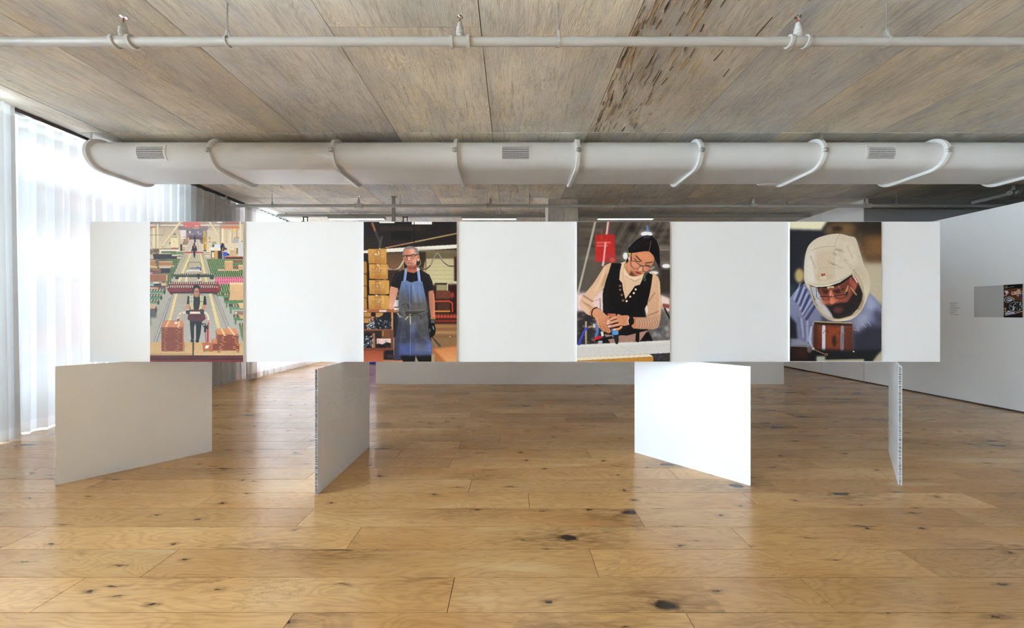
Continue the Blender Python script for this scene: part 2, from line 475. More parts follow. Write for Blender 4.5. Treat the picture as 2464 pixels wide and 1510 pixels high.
def print_factory():
    c = Paint(361, 533, 224, 337, base=(196, 186, 160))
    c.tile(361, 533, 8.884)
    Z = 1483.6                                                 # lower half starts here
    # far wall, beams, ceiling
    c.rect(0, 0, 2000, 700, ((188, 170, 150), (226, 214, 178)))
    c.rect(0, 0, 2000, 60, (164, 148, 138), .8, 8)
    c.rect(0, 62, 1500, 92, (222, 208, 188)); c.rect(0, 95, 1500, 125, (160, 146, 140), .8, 4)
    c.rect(600, 95, 1240, 170, (142, 128, 130), 1, 5)
    for x in range(20, 620, 46): c.line([x, 130, x, 560], 3, (200, 186, 150), .5)
    for y in range(150, 560, 40): c.line([0, y, 620, y], 3, (205, 192, 156), .5); c.line([1230, y, 1990, y], 3, (210, 196, 170), .5)
    c.rect(110, 40, 155, 600, (196, 178, 140), .8, 6); c.rect(60, 120, 105, 560, (232, 222, 196))
    c.ell(180, 60, 50, 60, (140, 132, 150), .7, 18)
    c.rect(0, 115, 120, 130, (176, 90, 84), .8); c.rect(0, 145, 38, 162, (170, 60, 60), .8)
    c.rect(145, 40, 180, 600, (226, 216, 186))
    c.line([655, 0, 200, 590], 46, (226, 212, 178)); c.line([678, 15, 226, 600], 7, (150, 130, 104), .8); c.line([628, 0, 180, 580], 6, (178, 160, 126), .6)
    c.line([0, 285, 270, 285], 6, (80, 70, 60)); c.ell(270, 288, 10, 8, (50, 44, 40)); c.line([300, 90, 300, 290], 4, (110, 100, 86))
    c.rect(445, 310, 600, 600, (230, 218, 180)); c.rect(455, 318, 590, 336, (150, 134, 104)); c.rect(505, 245, 552, 288, (58, 92, 84)); c.rect(518, 256, 540, 276, (200, 214, 200))
    c.rect(410, 435, 438, 482, (140, 66, 52)); c.rect(500, 420, 532, 440, (214, 150, 84)); c.rect(620, 180, 642, 560, (206, 190, 160))
    c.poly([0, 380, 60, 540, 40, 540, 0, 440], (170, 150, 116), .6, 4)
    # red banner, lamp, opening
    c.rect(710, 0, 1080, 122, ((196, 120, 118), (204, 112, 112)), 1, 2)
    c.rect(745, 82, 800, 94, (236, 206, 200), .8); c.rect(960, 76, 1045, 92, (240, 210, 204), .85)
    c.ell(980, 134, 70, 18, (190, 180, 150), .7, 6)
    c.rect(635, 168, 1212, 470, (128, 118, 130), 1, 3)
    c.specks(780, 190, 1140, 330, 90, 8, 26, [(160, 152, 164), (104, 98, 116), (188, 180, 184), (90, 90, 108), (140, 120, 126)], 3, .6)
    c.ell(852, 222, 18, 26, (240, 224, 190), 1, 3); c.ell(1030, 224, 10, 22, (226, 220, 224), 1, 3)
    c.rect(800, 320, 1150, 400, (104, 76, 82), .8, 10); c.rect(1040, 255, 1090, 272, (220, 210, 212), .8, 3); c.rect(870, 250, 930, 268, (190, 186, 200), .7, 3)
    c.rect(640, 178, 772, 330, (226, 216, 216)); c.rect(640, 255, 660, 330, (226, 190, 110)); c.rect(762, 300, 780, 450, (206, 150, 110))
    c.rect(640, 330, 720, 600, (214, 196, 160)); c.rect(650, 480, 690, 620, (44, 42, 52)); c.rect(800, 336, 834, 420, (216, 170, 96)); c.rect(650, 345, 770, 365, (240, 232, 220))
    c.poly([700, 440, 840, 440, 810, 490, 700, 500], (150, 120, 92)); c.poly([690, 500, 790, 500, 770, 520, 690, 530], (226, 214, 196)); c.rect(690, 530, 760, 615, (196, 176, 140)); c.rect(680, 596, 750, 612, (74, 66, 56))
    # floor
    c.poly([850, 380, 1060, 380, 1130, 640, 730, 640], (208, 196, 180), 1, 3)
    c.poly([730, 640, 1140, 640, 1240, 800, 1640, 2000, 1840, 2994, 0, 2994, 0, 2500, 520, 1100, 690, 700], (186, 176, 154))
    c.poly([480, 1500, 1500, 1500, 1990, 2700, 0, 2700, 0, 2300], ((172, 166, 152), (184, 182, 176)))
    c.poly([0, 1500, 470, 1500, 200, 2560, 0, 2560], (178, 176, 166)); c.poly([1400, 1500, 1990, 1500, 1990, 2560, 1750, 2560], (180, 178, 170))
    for xa, xb in ((900, 780), (960, 900), (1010, 1040)): c.line([xa, 400, xb, 640], 8, (150, 128, 112), .5, 2)
    # lane lines and rails
    c.poly([845, 690, 885, 690, 640, 1290, 590, 1290], (228, 214, 140), .9, 2); c.poly([1060, 690, 1092, 690, 1235, 1290, 1180, 1290], (228, 214, 140), .9, 2)
    for a in ([780, 690, 590, 1090], [1100, 690, 1260, 1100], [740, 690, 560, 1000], [1140, 700, 1330, 1100]): c.line(a, 9, (130, 114, 98), .75, 2)
    c.poly([545, Z + 20, 600, Z + 20, 450, Z + 640, 385, Z + 640], (226, 206, 150)); c.poly([1250, Z + 20, 1300, Z + 20, 1510, Z + 790, 1430, Z + 790], (226, 206, 150))
    c.poly([410, Z + 130, 440, Z + 160, 150, Z + 1080, 75, Z + 1080], (146, 146, 146)); c.line([425, Z + 190, 110, Z + 1080], 16, (206, 206, 208), .9); c.line([432, Z + 190, 150, Z + 1080], 6, (80, 78, 76))
    c.line([470, Z + 80, 300, Z + 640], 10, (116, 104, 94), .8); c.line([1350, Z + 60, 1640, Z + 790], 9, (104, 96, 88)); c.line([1385, Z + 60, 1680, Z + 770], 12, (150, 148, 146)); c.line([1420, Z + 60, 1690, Z + 740], 6, (90, 84, 78))
    for y in (350, 710): c.line([500, Z + y, 1650, Z + y], 4, (140, 136, 128), .6)
    # right-hand background: desk, boards, people
    c.rect(1230, 170, 1990, 640, ((216, 200, 176), (222, 206, 178)), .7, 5)
    c.line([1270, 0, 1505, 330], 44, (222, 206, 174)); c.line([1300, 0, 1525, 330], 6, (150, 130, 104), .8); c.rect(1490, 60, 1520, 560, (166, 148, 124), .8)
    c.rect(1500, 0, 1900, 60, (150, 128, 118)); c.rect(1640, 20, 1860, 50, (190, 96, 80), .8, 3); c.rect(1520, 95, 1905, 140, (206, 126, 96), 1, 4); c.rect(1500, 58, 1900, 80, (196, 178, 160))
    c.rect(1430, 0, 1545, 22, (255, 252, 240), 1, 3); c.ell(1800, 175, 32, 34, (236, 196, 96), 1, 3)
    c.rect(1535, 140, 1565, 480, (240, 226, 200)); c.rect(1905, 0, 1945, 560, (230, 216, 186)); c.rect(1945, 40, 1990, 740, (214, 200, 176)); c.rect(1950, 410, 1978, 630, (150, 128, 80), .9)
    for x, w_, q in ((1620, 22, (206, 176, 130)), (1690, 40, (226, 212, 190)), (1740, 24, (196, 170, 120)), (1850, 12, (130, 110, 90))): c.rect(x, 160 + w_, x + w_, 470, q, .9, 3)
    c.poly([1790, 340, 1895, 350, 1890, 470, 1765, 450], (176, 172, 172)); c.line([1815, 335, 1900, 340], 12, (190, 110, 70)); c.rect(1880, 430, 1985, 740, (206, 204, 206)); c.rect(1840, 560, 1880, 690, (130, 104, 80))
    c.poly([1245, 345, 1270, 315, 1298, 350, 1272, 385], (190, 140, 50)); c.rect(1255, 418, 1295, 436, (206, 70, 56))
    c.rect(1130, 190, 1200, 460, (200, 176, 110), .8, 6); c.rect(1140, 340, 1205, 610, (206, 160, 50)); c.rect(1160, 340, 1172, 610, (120, 96, 40), .7); c.rect(1145, 604, 1205, 632, (60, 74, 130)); c.rect(1165, 440, 1195, 470, (226, 220, 210))
    c.rect(1325, 425, 1420, 480, (150, 164, 130)); c.rect(1280, 480, 1400, 560, (196, 202, 176)); c.rect(1375, 490, 1510, 556, (216, 226, 244)); c.ell(1350, 520, 26, 24, (206, 96, 70)); c.ell(1350, 505, 22, 14, (60, 44, 40))
    c.rect(1280, 548, 1500, 612, (230, 226, 210)); c.rect(1300, 620, 1470, 780, (60, 52, 46)); c.rect(1320, 650, 1370, 770, (226, 214, 190)); c.rect(1375, 615, 1450, 790, (206, 150, 72)); c.rect(1450, 620, 1545, 790, (38, 34, 34))
    c.poly([1500, 500, 1580, 470, 1600, 560, 1590, 620, 1510, 640], (34, 34, 40)); c.ell(1545, 475, 20, 24, (44, 34, 32)); c.line([1560, 560, 1535, 640], 22, (196, 120, 90)); c.ell(1575, 520, 20, 16, (70, 110, 190), .8)
    c.poly([1600, 600, 1660, 580, 1700, 660, 1640, 690], (214, 200, 190)); c.ell(1620, 580, 24, 26, (70, 50, 44)); c.poly([1550, 640, 1640, 650, 1700, 720, 1590, 740, 1610, 810, 1570, 810], (58, 84, 190)); c.ell(1670, 700, 26, 18, (50, 40, 44))
    c.specks(1680, 450, 1850, 600, 30, 8, 20, [(240, 236, 236), (206, 150, 130), (60, 54, 60), (214, 200, 190)], 8, .8)
    c.rect(1700, 590, 1840, 740, (206, 176, 134)); c.rect(1700, 590, 1840, 606, (230, 206, 170))
    # tables left
    c.poly([205, 590, 610, 590, 610, 620, 205, 620], (232, 228, 222)); c.rect(205, 615, 235, 690, (228, 226, 222)); c.rect(568, 615, 602, 726, (228, 226, 222)); c.rect(210, 576, 610, 594, (140, 96, 70)); c.rect(455, 558, 610, 582, (176, 110, 90)); c.rect(490, 552, 550, 570, (236, 96, 96))
    c.rect(240, 630, 565, 690, (120, 128, 92)); c.rect(0, 580, 200, 700, (104, 80, 64), .8, 8); c.specks(0, 570, 200, 720, 40, 10, 30, [(60, 50, 44), (206, 190, 160), (150, 110, 80), (180, 206, 196), (120, 50, 50)], 11, .85)
    c.specks(240, 530, 440, 590, 14, 8, 18, [(80, 60, 50), (150, 100, 80), (206, 190, 160)], 12)
    c.poly([70, 690, 180, 690, 190, 680, 465, 690, 470, 730, 575, 735, 575, 810, 80, 800], (46, 34, 34)); c.rect(190, 676, 460, 692, (206, 196, 180)); c.rect(470, 722, 575, 734, (226, 214, 196)); c.rect(575, 740, 680, 776, (196, 186, 160)); c.rect(570, 730, 690, 744, (90, 96, 74))
    c.rect(450, 640, 720, 700, (104, 122, 74), .8); c.specks(450, 640, 720, 700, 30, 10, 16, [(60, 70, 44), (166, 160, 110)], 14)
    # red cart bar with walking figure
    c.rect(735, 642, 1140, 668, (182, 66, 60)); c.rect(740, 668, 1130, 678, (96, 44, 40)); c.rect(745, 676, 1120, 690, (226, 210, 190)); c.rect(1150, 690, 1290, 704, (110, 116, 76)); c.rect(1170, 650, 1280, 672, (150, 146, 110)); c.rect(1180, 704, 1296, 744, (214, 202, 178))
    c.ell(957, 300, 14, 18, (60, 46, 50)); c.poly([936, 320, 978, 320, 976, 440, 960, 450, 944, 440], (52, 44, 52))
    c.poly([905, 512, 945, 500, 985, 512, 1008, 600, 992, 640, 975, 620, 970, 700, 956, 770, 938, 770, 925, 690, 915, 620, 890, 640], (34, 28, 30)); c.ell(945, 480, 20, 28, (110, 56, 48)); c.ell(945, 468, 19, 16, (40, 30, 30)); c.ell(952, 535, 22, 20, (206, 90, 80), 1, 4)
    c.line([890, 600, 886, 660], 12, (90, 44, 40)); c.line([1000, 600, 998, 650], 12, (96, 50, 44))
    # green roller conveyors either side
    def rollers(x0, x1, y, h, col, dark, lite, slant=12, n=0, step=34):
        c.rect(x0, y, x1, y + h, col)
        x = x0
        while x < x1:
            c.poly([x, y + h * .08, x + step * .45, y + h * .08, x + step * .45 + slant, y + h * .62, x + slant, y + h * .62], dark)
            c.poly([x + step * .5, y + h * .1, x + step * .85, y + h * .1, x + step * .85 + slant, y + h * .6, x + step * .5 + slant, y + h * .6], lite)
            x += step
    y = 790.
    for i in range(12):
        h = 42 + i * 4.5; sh = (y - 800) * .36
        if 1160 < y < 1290: rollers(1390, 1990, y, h, (222, 120, 146), (150, 60, 84), (240, 150, 170), 12, step=48)
        else: rollers(1222 + sh * .75, 1990, y, h, (84, 128, 66), (34, 44, 30), (196, 186, 146), 12, step=36 + i * 1.5)
        y += h
    y = 790.
    for i in range(9):
        h = 46 + i * 5; rollers(330, 640 - (y - 790) * .42, y, h, (78, 118, 66), (34, 42, 30), (170, 164, 120), -12, step=34)
        y += h
    # goods on the left benches
    c.rect(0, 800, 340, 1500, (96, 88, 66), .9, 4); c.specks(0, 800, 460, 1460, 120, 14, 44, [(52, 44, 40), (206, 176, 130), (120, 96, 76), (176, 170, 150), (86, 110, 72), (160, 112, 80)], 21, .85, .4)
    c.poly([0, 830, 110, 830, 130, 945, 0, 945], (176, 128, 84)); c.rect(0, 820, 112, 840, (214, 176, 130)); c.rect(190, 850, 480, 935, (170, 122, 82)); c.rect(190, 845, 480, 866, (216, 184, 140)); c.poly([0, 930, 150, 950, 160, 1000, 0, 980], (214, 180, 126)); c.rect(190, 935, 520, 966, (206, 178, 132))
    c.rect(200, 965, 440, 992, (200, 198, 180)); c.rect(235, 992, 435, 1095, (44, 34, 38)); c.poly([0, 1045, 180, 1040, 190, 1070, 0, 1090], (120, 70, 70)); c.rect(60, 1010, 200, 1040, (176, 120, 84)); c.rect(0, 1080, 60, 1120, (220, 150, 190))
    c.rect(0, 1125, 365, 1265, (156, 104, 74)); c.rect(0, 1120, 365, 1140, (176, 124, 92)); c.rect(350, 1125, 368, 1260, (220, 180, 136)); c.rect(0, 1270, 260, 1320, (160, 150, 136)); c.rect(70, 1290, 190, 1320, (224, 220, 206)); c.rect(80, 1325, 250, 1370, (50, 44, 46)); c.rect(0, 1320, 80, 1375, (150, 190, 196)); c.rect(240, 1310, 350, 1366, (214, 186, 146)); c.rect(60, 1380, 330, 1404, (110, 44, 60)); c.rect(0, 1404, 170, 1475, (206, 184, 146))
    # boxes on the right
    c.poly([1450, 1020, 1900, 1020, 1900, 1046, 1450, 1046], (222, 194, 150)); c.rect(1590, 835, 1765, 1036, (204, 166, 118)); c.rect(1590, 835, 1765, 852, (228, 198, 156)); c.rect(1590, 852, 1608, 1036, (184, 144, 100)); c.rect(1885, 930, 1990, 1030, (200, 164, 122)); c.rect(1885, 925, 1990, 945, (226, 198, 158)); c.rect(1780, 960, 1880, 985, (176, 56, 56)); c.rect(1780, 835, 1950, 860, (176, 60, 60))
    c.rect(1585, 740, 1990, 764, (150, 52, 44)); c.rect(1585, 734, 1990, 744, (220, 180, 130)); c.rect(1610, 764, 1990, 800, (60, 44, 38)); c.rect(1620, 800, 1990, 812, (206, 170, 90))
    # wheeled frames in the lane
    c.line([815, 985, 815, 890, 840, 866, 1065, 866, 1090, 890, 1090, 1040], 12, (92, 100, 60)); c.rect(860, 984, 1060, 1000, (70, 84, 130)); c.line([1000, 975, 1075, 990, 1082, 1040], 18, (44, 64, 160)); c.rect(800, 986, 860, 996, (60, 50, 46))
    c.line([770, 1090, 810, 1046, 1055, 1046, 1090, 1090], 18, (240, 238, 236)); c.rect(760, 1090, 792, 1190, (196, 52, 48)); c.rect(1062, 1085, 1095, 1170, (196, 60, 54))
    c.rect(500, 1112, 1370, 1180, (60, 76, 52))
    for x in range(520, 1360, 46): c.rect(x, 1108, x + 22, 1128, (216, 206, 180)); c.rect(x + 22, 1108, x + 46, 1128, (40, 40, 36))
    c.rect(560, 1170, 1350, 1186, (40, 44, 40)); c.ell(575, 1200, 40, 28, (50, 48, 56)); c.ell(1320, 1200, 46, 34, (64, 58, 56)); c.ell(470, 1150, 30, 40, (80, 90, 70))
    c.poly([990, 1120, 1050, 1115, 1080, 1170, 1040, 1190, 1100, 1230, 1060, 1260, 1020, 1200], (24, 22, 26)); c.poly([755, 1190, 800, 1170, 796, 1330, 775, 1375, 750, 1330], (232, 214, 186)); c.poly([1030, 1240, 1098, 1190, 1090, 1360, 1050, 1350], (232, 214, 186)); c.rect(1040, 1265, 1098, 1285, (60, 50, 46))
    # red roller trolley
    for y0, y1, xa, xb in ((1290, 1360, 400, 1440), (1375, 1440, 370, 1490)):
        c.rect(xa, y0, xb, y1, (120, 26, 30))
        for x in range(xa + 14, xb - 20, 47):
            c.poly([x, y0 + 4, x + 22, y0 + 4, x + 18, y1 - 30, x - 4, y1 - 30], (226, 214, 196)); c.rect(x + 22, y0 + 2, x + 45, y1 - 32, (50, 26, 26))
    c.poly([360, 1440, 1500, 1440, 1480, 1500, 400, 1500], (128, 24, 30)); c.poly([400, 1496, 1470, 1496, 1440, 1530, 430, 1530], (56, 20, 24)); c.ell(465, 1520, 40, 34, (90, 24, 30)); c.ell(1390, 1520, 44, 36, (90, 24, 30))
    c.poly([1440, 1310, 1470, 1330, 1490, 1440, 1440, 1440], (190, 50, 56))
    c.rect(1700, 1300, 1990, 1500, (218, 180, 134)); c.rect(1700, 1296, 1990, 1345, (232, 204, 166))
    # lower right and left conveyors
    for i, (x, yy, g) in enumerate(((1560, 90, 0), (1600, 200, 0), (1690, 330, 1), (1790, 560, 0), (1910, 740, 0))):
        c.rect(x, Z + yy, 1990, Z + yy + 60, (92, 136, 84) if not g else (110, 150, 116)); c.rect(x - 10, Z + yy - 60, 1990, Z + yy, (90, 80, 64))
        for xx in range(int(x) + 20, 1990, 56): c.poly([xx, Z + yy - 50, xx + 24, Z + yy - 50, xx + 40, Z + yy - 6, xx + 16, Z + yy - 6], (206, 196, 164) if xx % 3 else (50, 48, 40))
        c.rect(x + 20, Z + yy + 50, x + 50, Z + yy + 150, (84, 124, 72))
    c.rect(1700, Z - 40, 1990, Z + 190, (218, 180, 134))
    for y in range(0, 180, 34): c.line([1700, Z + y, 1990, Z + y], 3, (176, 136, 96), .8)
    c.poly([1870, Z + 250, 1990, Z + 250, 1990, Z + 365, 1920, Z + 365], (226, 192, 148)); c.rect(1800, Z + 430, 1990, Z + 490, (150, 120, 96)); c.poly([1880, Z + 500, 1990, Z + 510, 1990, Z + 590, 1930, Z + 590], (214, 176, 130)); c.ell(1835, Z + 460, 20, 24, (236, 226, 216)); c.poly([1910, Z + 740, 1990, Z + 740, 1990, Z + 1100, 1940, Z + 960], (110, 128, 84))
    for i, (x, yy) in enumerate(((310, 10), (240, 125), (180, 230))):
        c.rect(0, Z + yy, x, Z + yy + 40, (96, 150, 116)); c.rect(0, Z + yy - 64, x + 10, Z + yy, (84, 80, 64))
        for xx in range(10, x, 60): c.poly([xx, Z + yy - 10, xx + 24, Z + yy - 56, xx + 50, Z + yy - 56, xx + 26, Z + yy - 10], (206, 194, 160) if xx % 40 else (44, 42, 38))
        c.ell(x, Z + yy + 10, 24, 50, (70, 76, 62))
    c.rect(0, Z + 270, 120, Z + 380, (206, 170, 136)); c.rect(0, Z + 375, 130, Z + 400, (110, 60, 46)); c.rect(0, Z + 400, 140, Z + 560, (84, 88, 88), .9, 8); c.ell(130, Z + 400, 22, 70, (60, 60, 56)); c.rect(0, Z + 560, 30, Z + 740, (120, 120, 112), .7, 8)
    # cardboard-covered bench and its stacks
    c.rect(0, Z + 1085, 1990, Z + 1370, ((204, 172, 122), (214, 182, 134))); c.poly([910, Z + 1090, 945, Z + 1090, 935, Z + 1370, 905, Z + 1370], (70, 48, 34)); c.rect(0, Z + 1340, 910, Z + 1352, (150, 120, 60)); c.rect(940, Z + 1358, 1990, Z + 1370, (226, 196, 150))
    c.rect(0, Z + 1368, 1990, Z + 1520, (84, 26, 26))
    for y, q in ((1378, (50, 20, 20)), (1400, (120, 40, 40)), (1440, (44, 18, 20)), (1470, (150, 34, 36)), (1490, (170, 36, 38)), (1505, (40, 16, 18))): c.rect(0, Z + y, 1990, Z + y + 16, q, .8, 4)
    c.rect(690, Z + 1090, 740, Z + 1280, (140, 104, 70), .6, 10)
    c.poly([290, Z + 632, 715, Z + 628, 700, Z + 775, 243, Z + 770], (200, 134, 92)); c.rect(248, Z + 770, 697, Z + 1282, (140, 70, 44)); c.poly([697, Z + 775, 718, Z + 660, 722, Z + 1120, 697, Z + 1280], (184, 108, 72))
    for y in range(790, 1275, 32): c.line([250, Z + y, 695, Z + y], 7, (92, 40, 26), .9); c.line([250, Z + y + 10, 695, Z + y + 10], 5, (176, 96, 62), .7)
    rn = random.Random(5)
    for y in range(790, 1280, 36):
        for x0 in (300, 575):
            x = x0 + rn.randint(-40, 30); w_ = rn.randint(50, 95); c.rect(x, Z + y, x + w_, Z + y + 16, (206, 128, 84)); c.rect(x, Z + y + 16, x + w_, Z + y + 28, (70, 34, 26))
    c.poly([385, Z + 635, 420, Z + 635, 365, Z + 765, 325, Z + 765], (232, 194, 140)); c.poly([605, Z + 630, 645, Z + 630, 625, Z + 775, 588, Z + 775], (232, 194, 140)); c.poly([530, Z + 650, 595, Z + 655, 582, Z + 703, 518, Z + 696], (236, 238, 242))
    c.poly([1110, Z + 1095, 1320, Z + 1100, 1350, Z + 1280, 1140, Z + 1285], (184, 108, 64)); c.poly([1195, Z + 1155, 1265, Z + 1155, 1240, Z + 1222, 1170, Z + 1218], (240, 242, 246)); c.rect(1140, Z + 1272, 1350, Z + 1288, (150, 60, 40)); c.rect(1190, Z + 1272, 1280, Z + 1286, (150, 190, 110))
    c.poly([1400, Z + 805, 1830, Z + 795, 1890, Z + 915, 1440, Z + 930], (208, 142, 98)); c.poly([1320, Z + 1015, 1400, Z + 1010, 1440, Z + 1120, 1345, Z + 1130], (206, 138, 94)); c.rect(1440, Z + 925, 1885, Z + 1120, (146, 74, 48)); c.poly([1400, Z + 805, 1442, Z + 930, 1442, Z + 1120, 1410, Z + 1010], (170, 96, 62)); c.rect(1345, Z + 1120, 1905, Z + 1270, (140, 70, 46)); c.poly([1320, Z + 1020, 1345, Z + 1130, 1345, Z + 1270, 1325, Z + 1180], (176, 102, 68))
    for y in range(940, 1270, 30): c.line([1350 if y > 1120 else 1445, Z + y, 1890, Z + y], 7, (92, 42, 28), .85)
    for i in range(11):
        for x0, dx in ((1540, -2), (1790, 1)):
            x = x0 + rn.randint(-50, 40) + dx * i * 3; y = 940 + i * 33; c.poly([x, Z + y, x + 62, Z + y + 4, x + 70, Z + y + 22, x + 10, Z + y + 20], (214, 140, 92)); c.rect(x + 6, Z + y + 22, x + 70, Z + y + 32, (74, 36, 26))
    c.poly([1500, Z + 800, 1540, Z + 798, 1618, Z + 950, 1575, Z + 952], (234, 198, 146)); c.poly([1650, Z + 760, 1690, Z + 758, 1830, Z + 938, 1785, Z + 945], (234, 198, 146))
    # worker pushing the trolley handle
    c.poly([850, Z + 620, 1110, Z + 620, 1095, Z + 760, 1080, Z + 900, 1050, Z + 1040, 985, Z + 1045, 985, Z + 760, 965, Z + 680, 945, Z + 760, 940, Z + 1020, 880, Z + 1040, 860, Z + 800], (22, 22, 26)); c.ell(905, Z + 1060, 38, 36, (16, 16, 18)); c.ell(1008, Z + 1064, 38, 34, (16, 16, 18))
    c.poly([830, Z + 400, 1140, Z + 400, 1190, Z + 590, 1110, Z + 650, 850, Z + 630, 802, Z + 600], (84, 26, 34)); c.poly([1110, Z + 480, 1190, Z + 590, 1120, Z + 640], (110, 30, 42)); c.line([990, Z + 480, 985, Z + 640], 5, (60, 18, 26))
    c.poly([860, Z + 80, 930, Z + 60, 1050, Z + 60, 1140, Z + 85, 1192, Z + 120, 1210, Z + 290, 1130, Z + 290, 1130, Z + 400, 850, Z + 400, 850, Z + 280, 785, Z + 270, 805, Z + 110], (28, 26, 30))
    c.poly([790, Z + 270, 850, Z + 280, 846, Z + 395, 785, Z + 400, 775, Z + 340], (206, 146, 122)); c.poly([1130, Z + 292, 1205, Z + 290, 1165, Z + 400, 1105, Z + 390], (206, 146, 122))
    c.poly([845, Z + 90, 930, Z + 70, 925, Z + 390, 875, Z + 385, 850, Z + 230], (176, 182, 196)); c.poly([1065, Z + 75, 1145, Z + 90, 1125, Z + 300, 1085, Z + 380, 1050, Z + 390, 1075, Z + 240], (176, 182, 196))
    for q in ([850, Z + 85, 850, Z + 240, 880, Z + 390], [925, Z + 75, 912, Z + 240, 925, Z + 395], [1070, Z + 80, 1080, Z + 240, 1050, Z + 395], [1142, Z + 95, 1125, Z + 290, 1090, Z + 380]): c.line(q, 16, (226, 214, 84))
    c.line([845, Z + 140, 930, Z + 140], 10, (150, 150, 160)); c.line([848, Z + 222, 925, Z + 222], 9, (70, 72, 80)); c.line([1072, Z + 222, 1130, Z + 222], 9, (70, 72, 80)); c.ell(998, Z + 236, 8, 8, (110, 60, 50))
    c.ell(990, 1430, 82, 86, (30, 26, 30)); c.ell(915, 1470, 18, 30, (30, 26, 30)); c.ell(995, 1500, 58, 90, (200, 138, 112), 1, 3); c.poly([950, Z + 70, 1040, Z + 70, 1050, Z + 110, 990, Z + 130, 940, Z + 105], (186, 124, 100)); c.poly([925, 1450, 1000, 1400, 1060, 1450, 1060, 1395, 1000, 1365, 930, 1395], (28, 24, 28))
    c.line([935, 1478, 988, 1478, 988, 1502, 940, 1502, 935, 1478], 7, (40, 34, 38)); c.line([1002, 1478, 1052, 1478, 1050, 1502, 1004, 1502, 1002, 1478], 7, (40, 34, 38)); c.line([970, Z + 44, 1020, Z + 44], 8, (150, 70, 70)); c.line([995, Z + 5, 995, Z + 24], 6, (226, 170, 146))
    c.line([600, Z + 620, 600, Z + 560, 640, Z + 490, 720, Z + 455, 820, Z + 455], 44, (226, 212, 190), sm=True); c.line([590, Z + 550, 640, Z + 500], 8, (70, 60, 54)); c.line([690, Z + 460, 680, Z + 490], 10, (60, 50, 46)); c.rect(585, Z + 585, 625, Z + 640, (130, 40, 40))
    c.line([1140, Z + 455, 1200, Z + 470, 1245, Z + 550, 1245, Z + 620], 38, (230, 218, 198), sm=True); c.line([850, Z + 460, 1100, Z + 460], 50, (236, 226, 206)); c.line([850, Z + 478, 1100, Z + 478], 10, (180, 160, 140), .7)
    c.rect(1228, Z + 620, 1262, Z + 720, (206, 52, 46)); c.rect(1215, Z + 720, 1255, Z + 1090, (192, 40, 38)); c.rect(1228, Z + 640, 1256, Z + 660, (240, 226, 214)); c.line([1180, Z + 860, 1195, Z + 1090], 14, (90, 80, 84)); c.poly([1150, Z + 740, 1250, Z + 720, 1250, Z + 810, 1200, Z + 800, 1200, Z + 880, 1155, Z + 880], (22, 22, 26)); c.line([1105, Z + 690, 1190, Z + 700, 1160, Z + 770, 1105, Z + 690], 16, (26, 26, 30))
    c.ell(810, Z + 445, 46, 46, (40, 38, 58)); c.ell(1112, Z + 440, 44, 52, (40, 38, 58)); c.line([785, Z + 400, 840, Z + 396], 14, (230, 216, 210)); c.line([1080, Z + 392, 1145, Z + 400], 14, (70, 50, 60)); c.ell(1100, Z + 425, 16, 18, (84, 84, 110), .7, 4)
    c.noise(5, 3, 1)
    return c.im


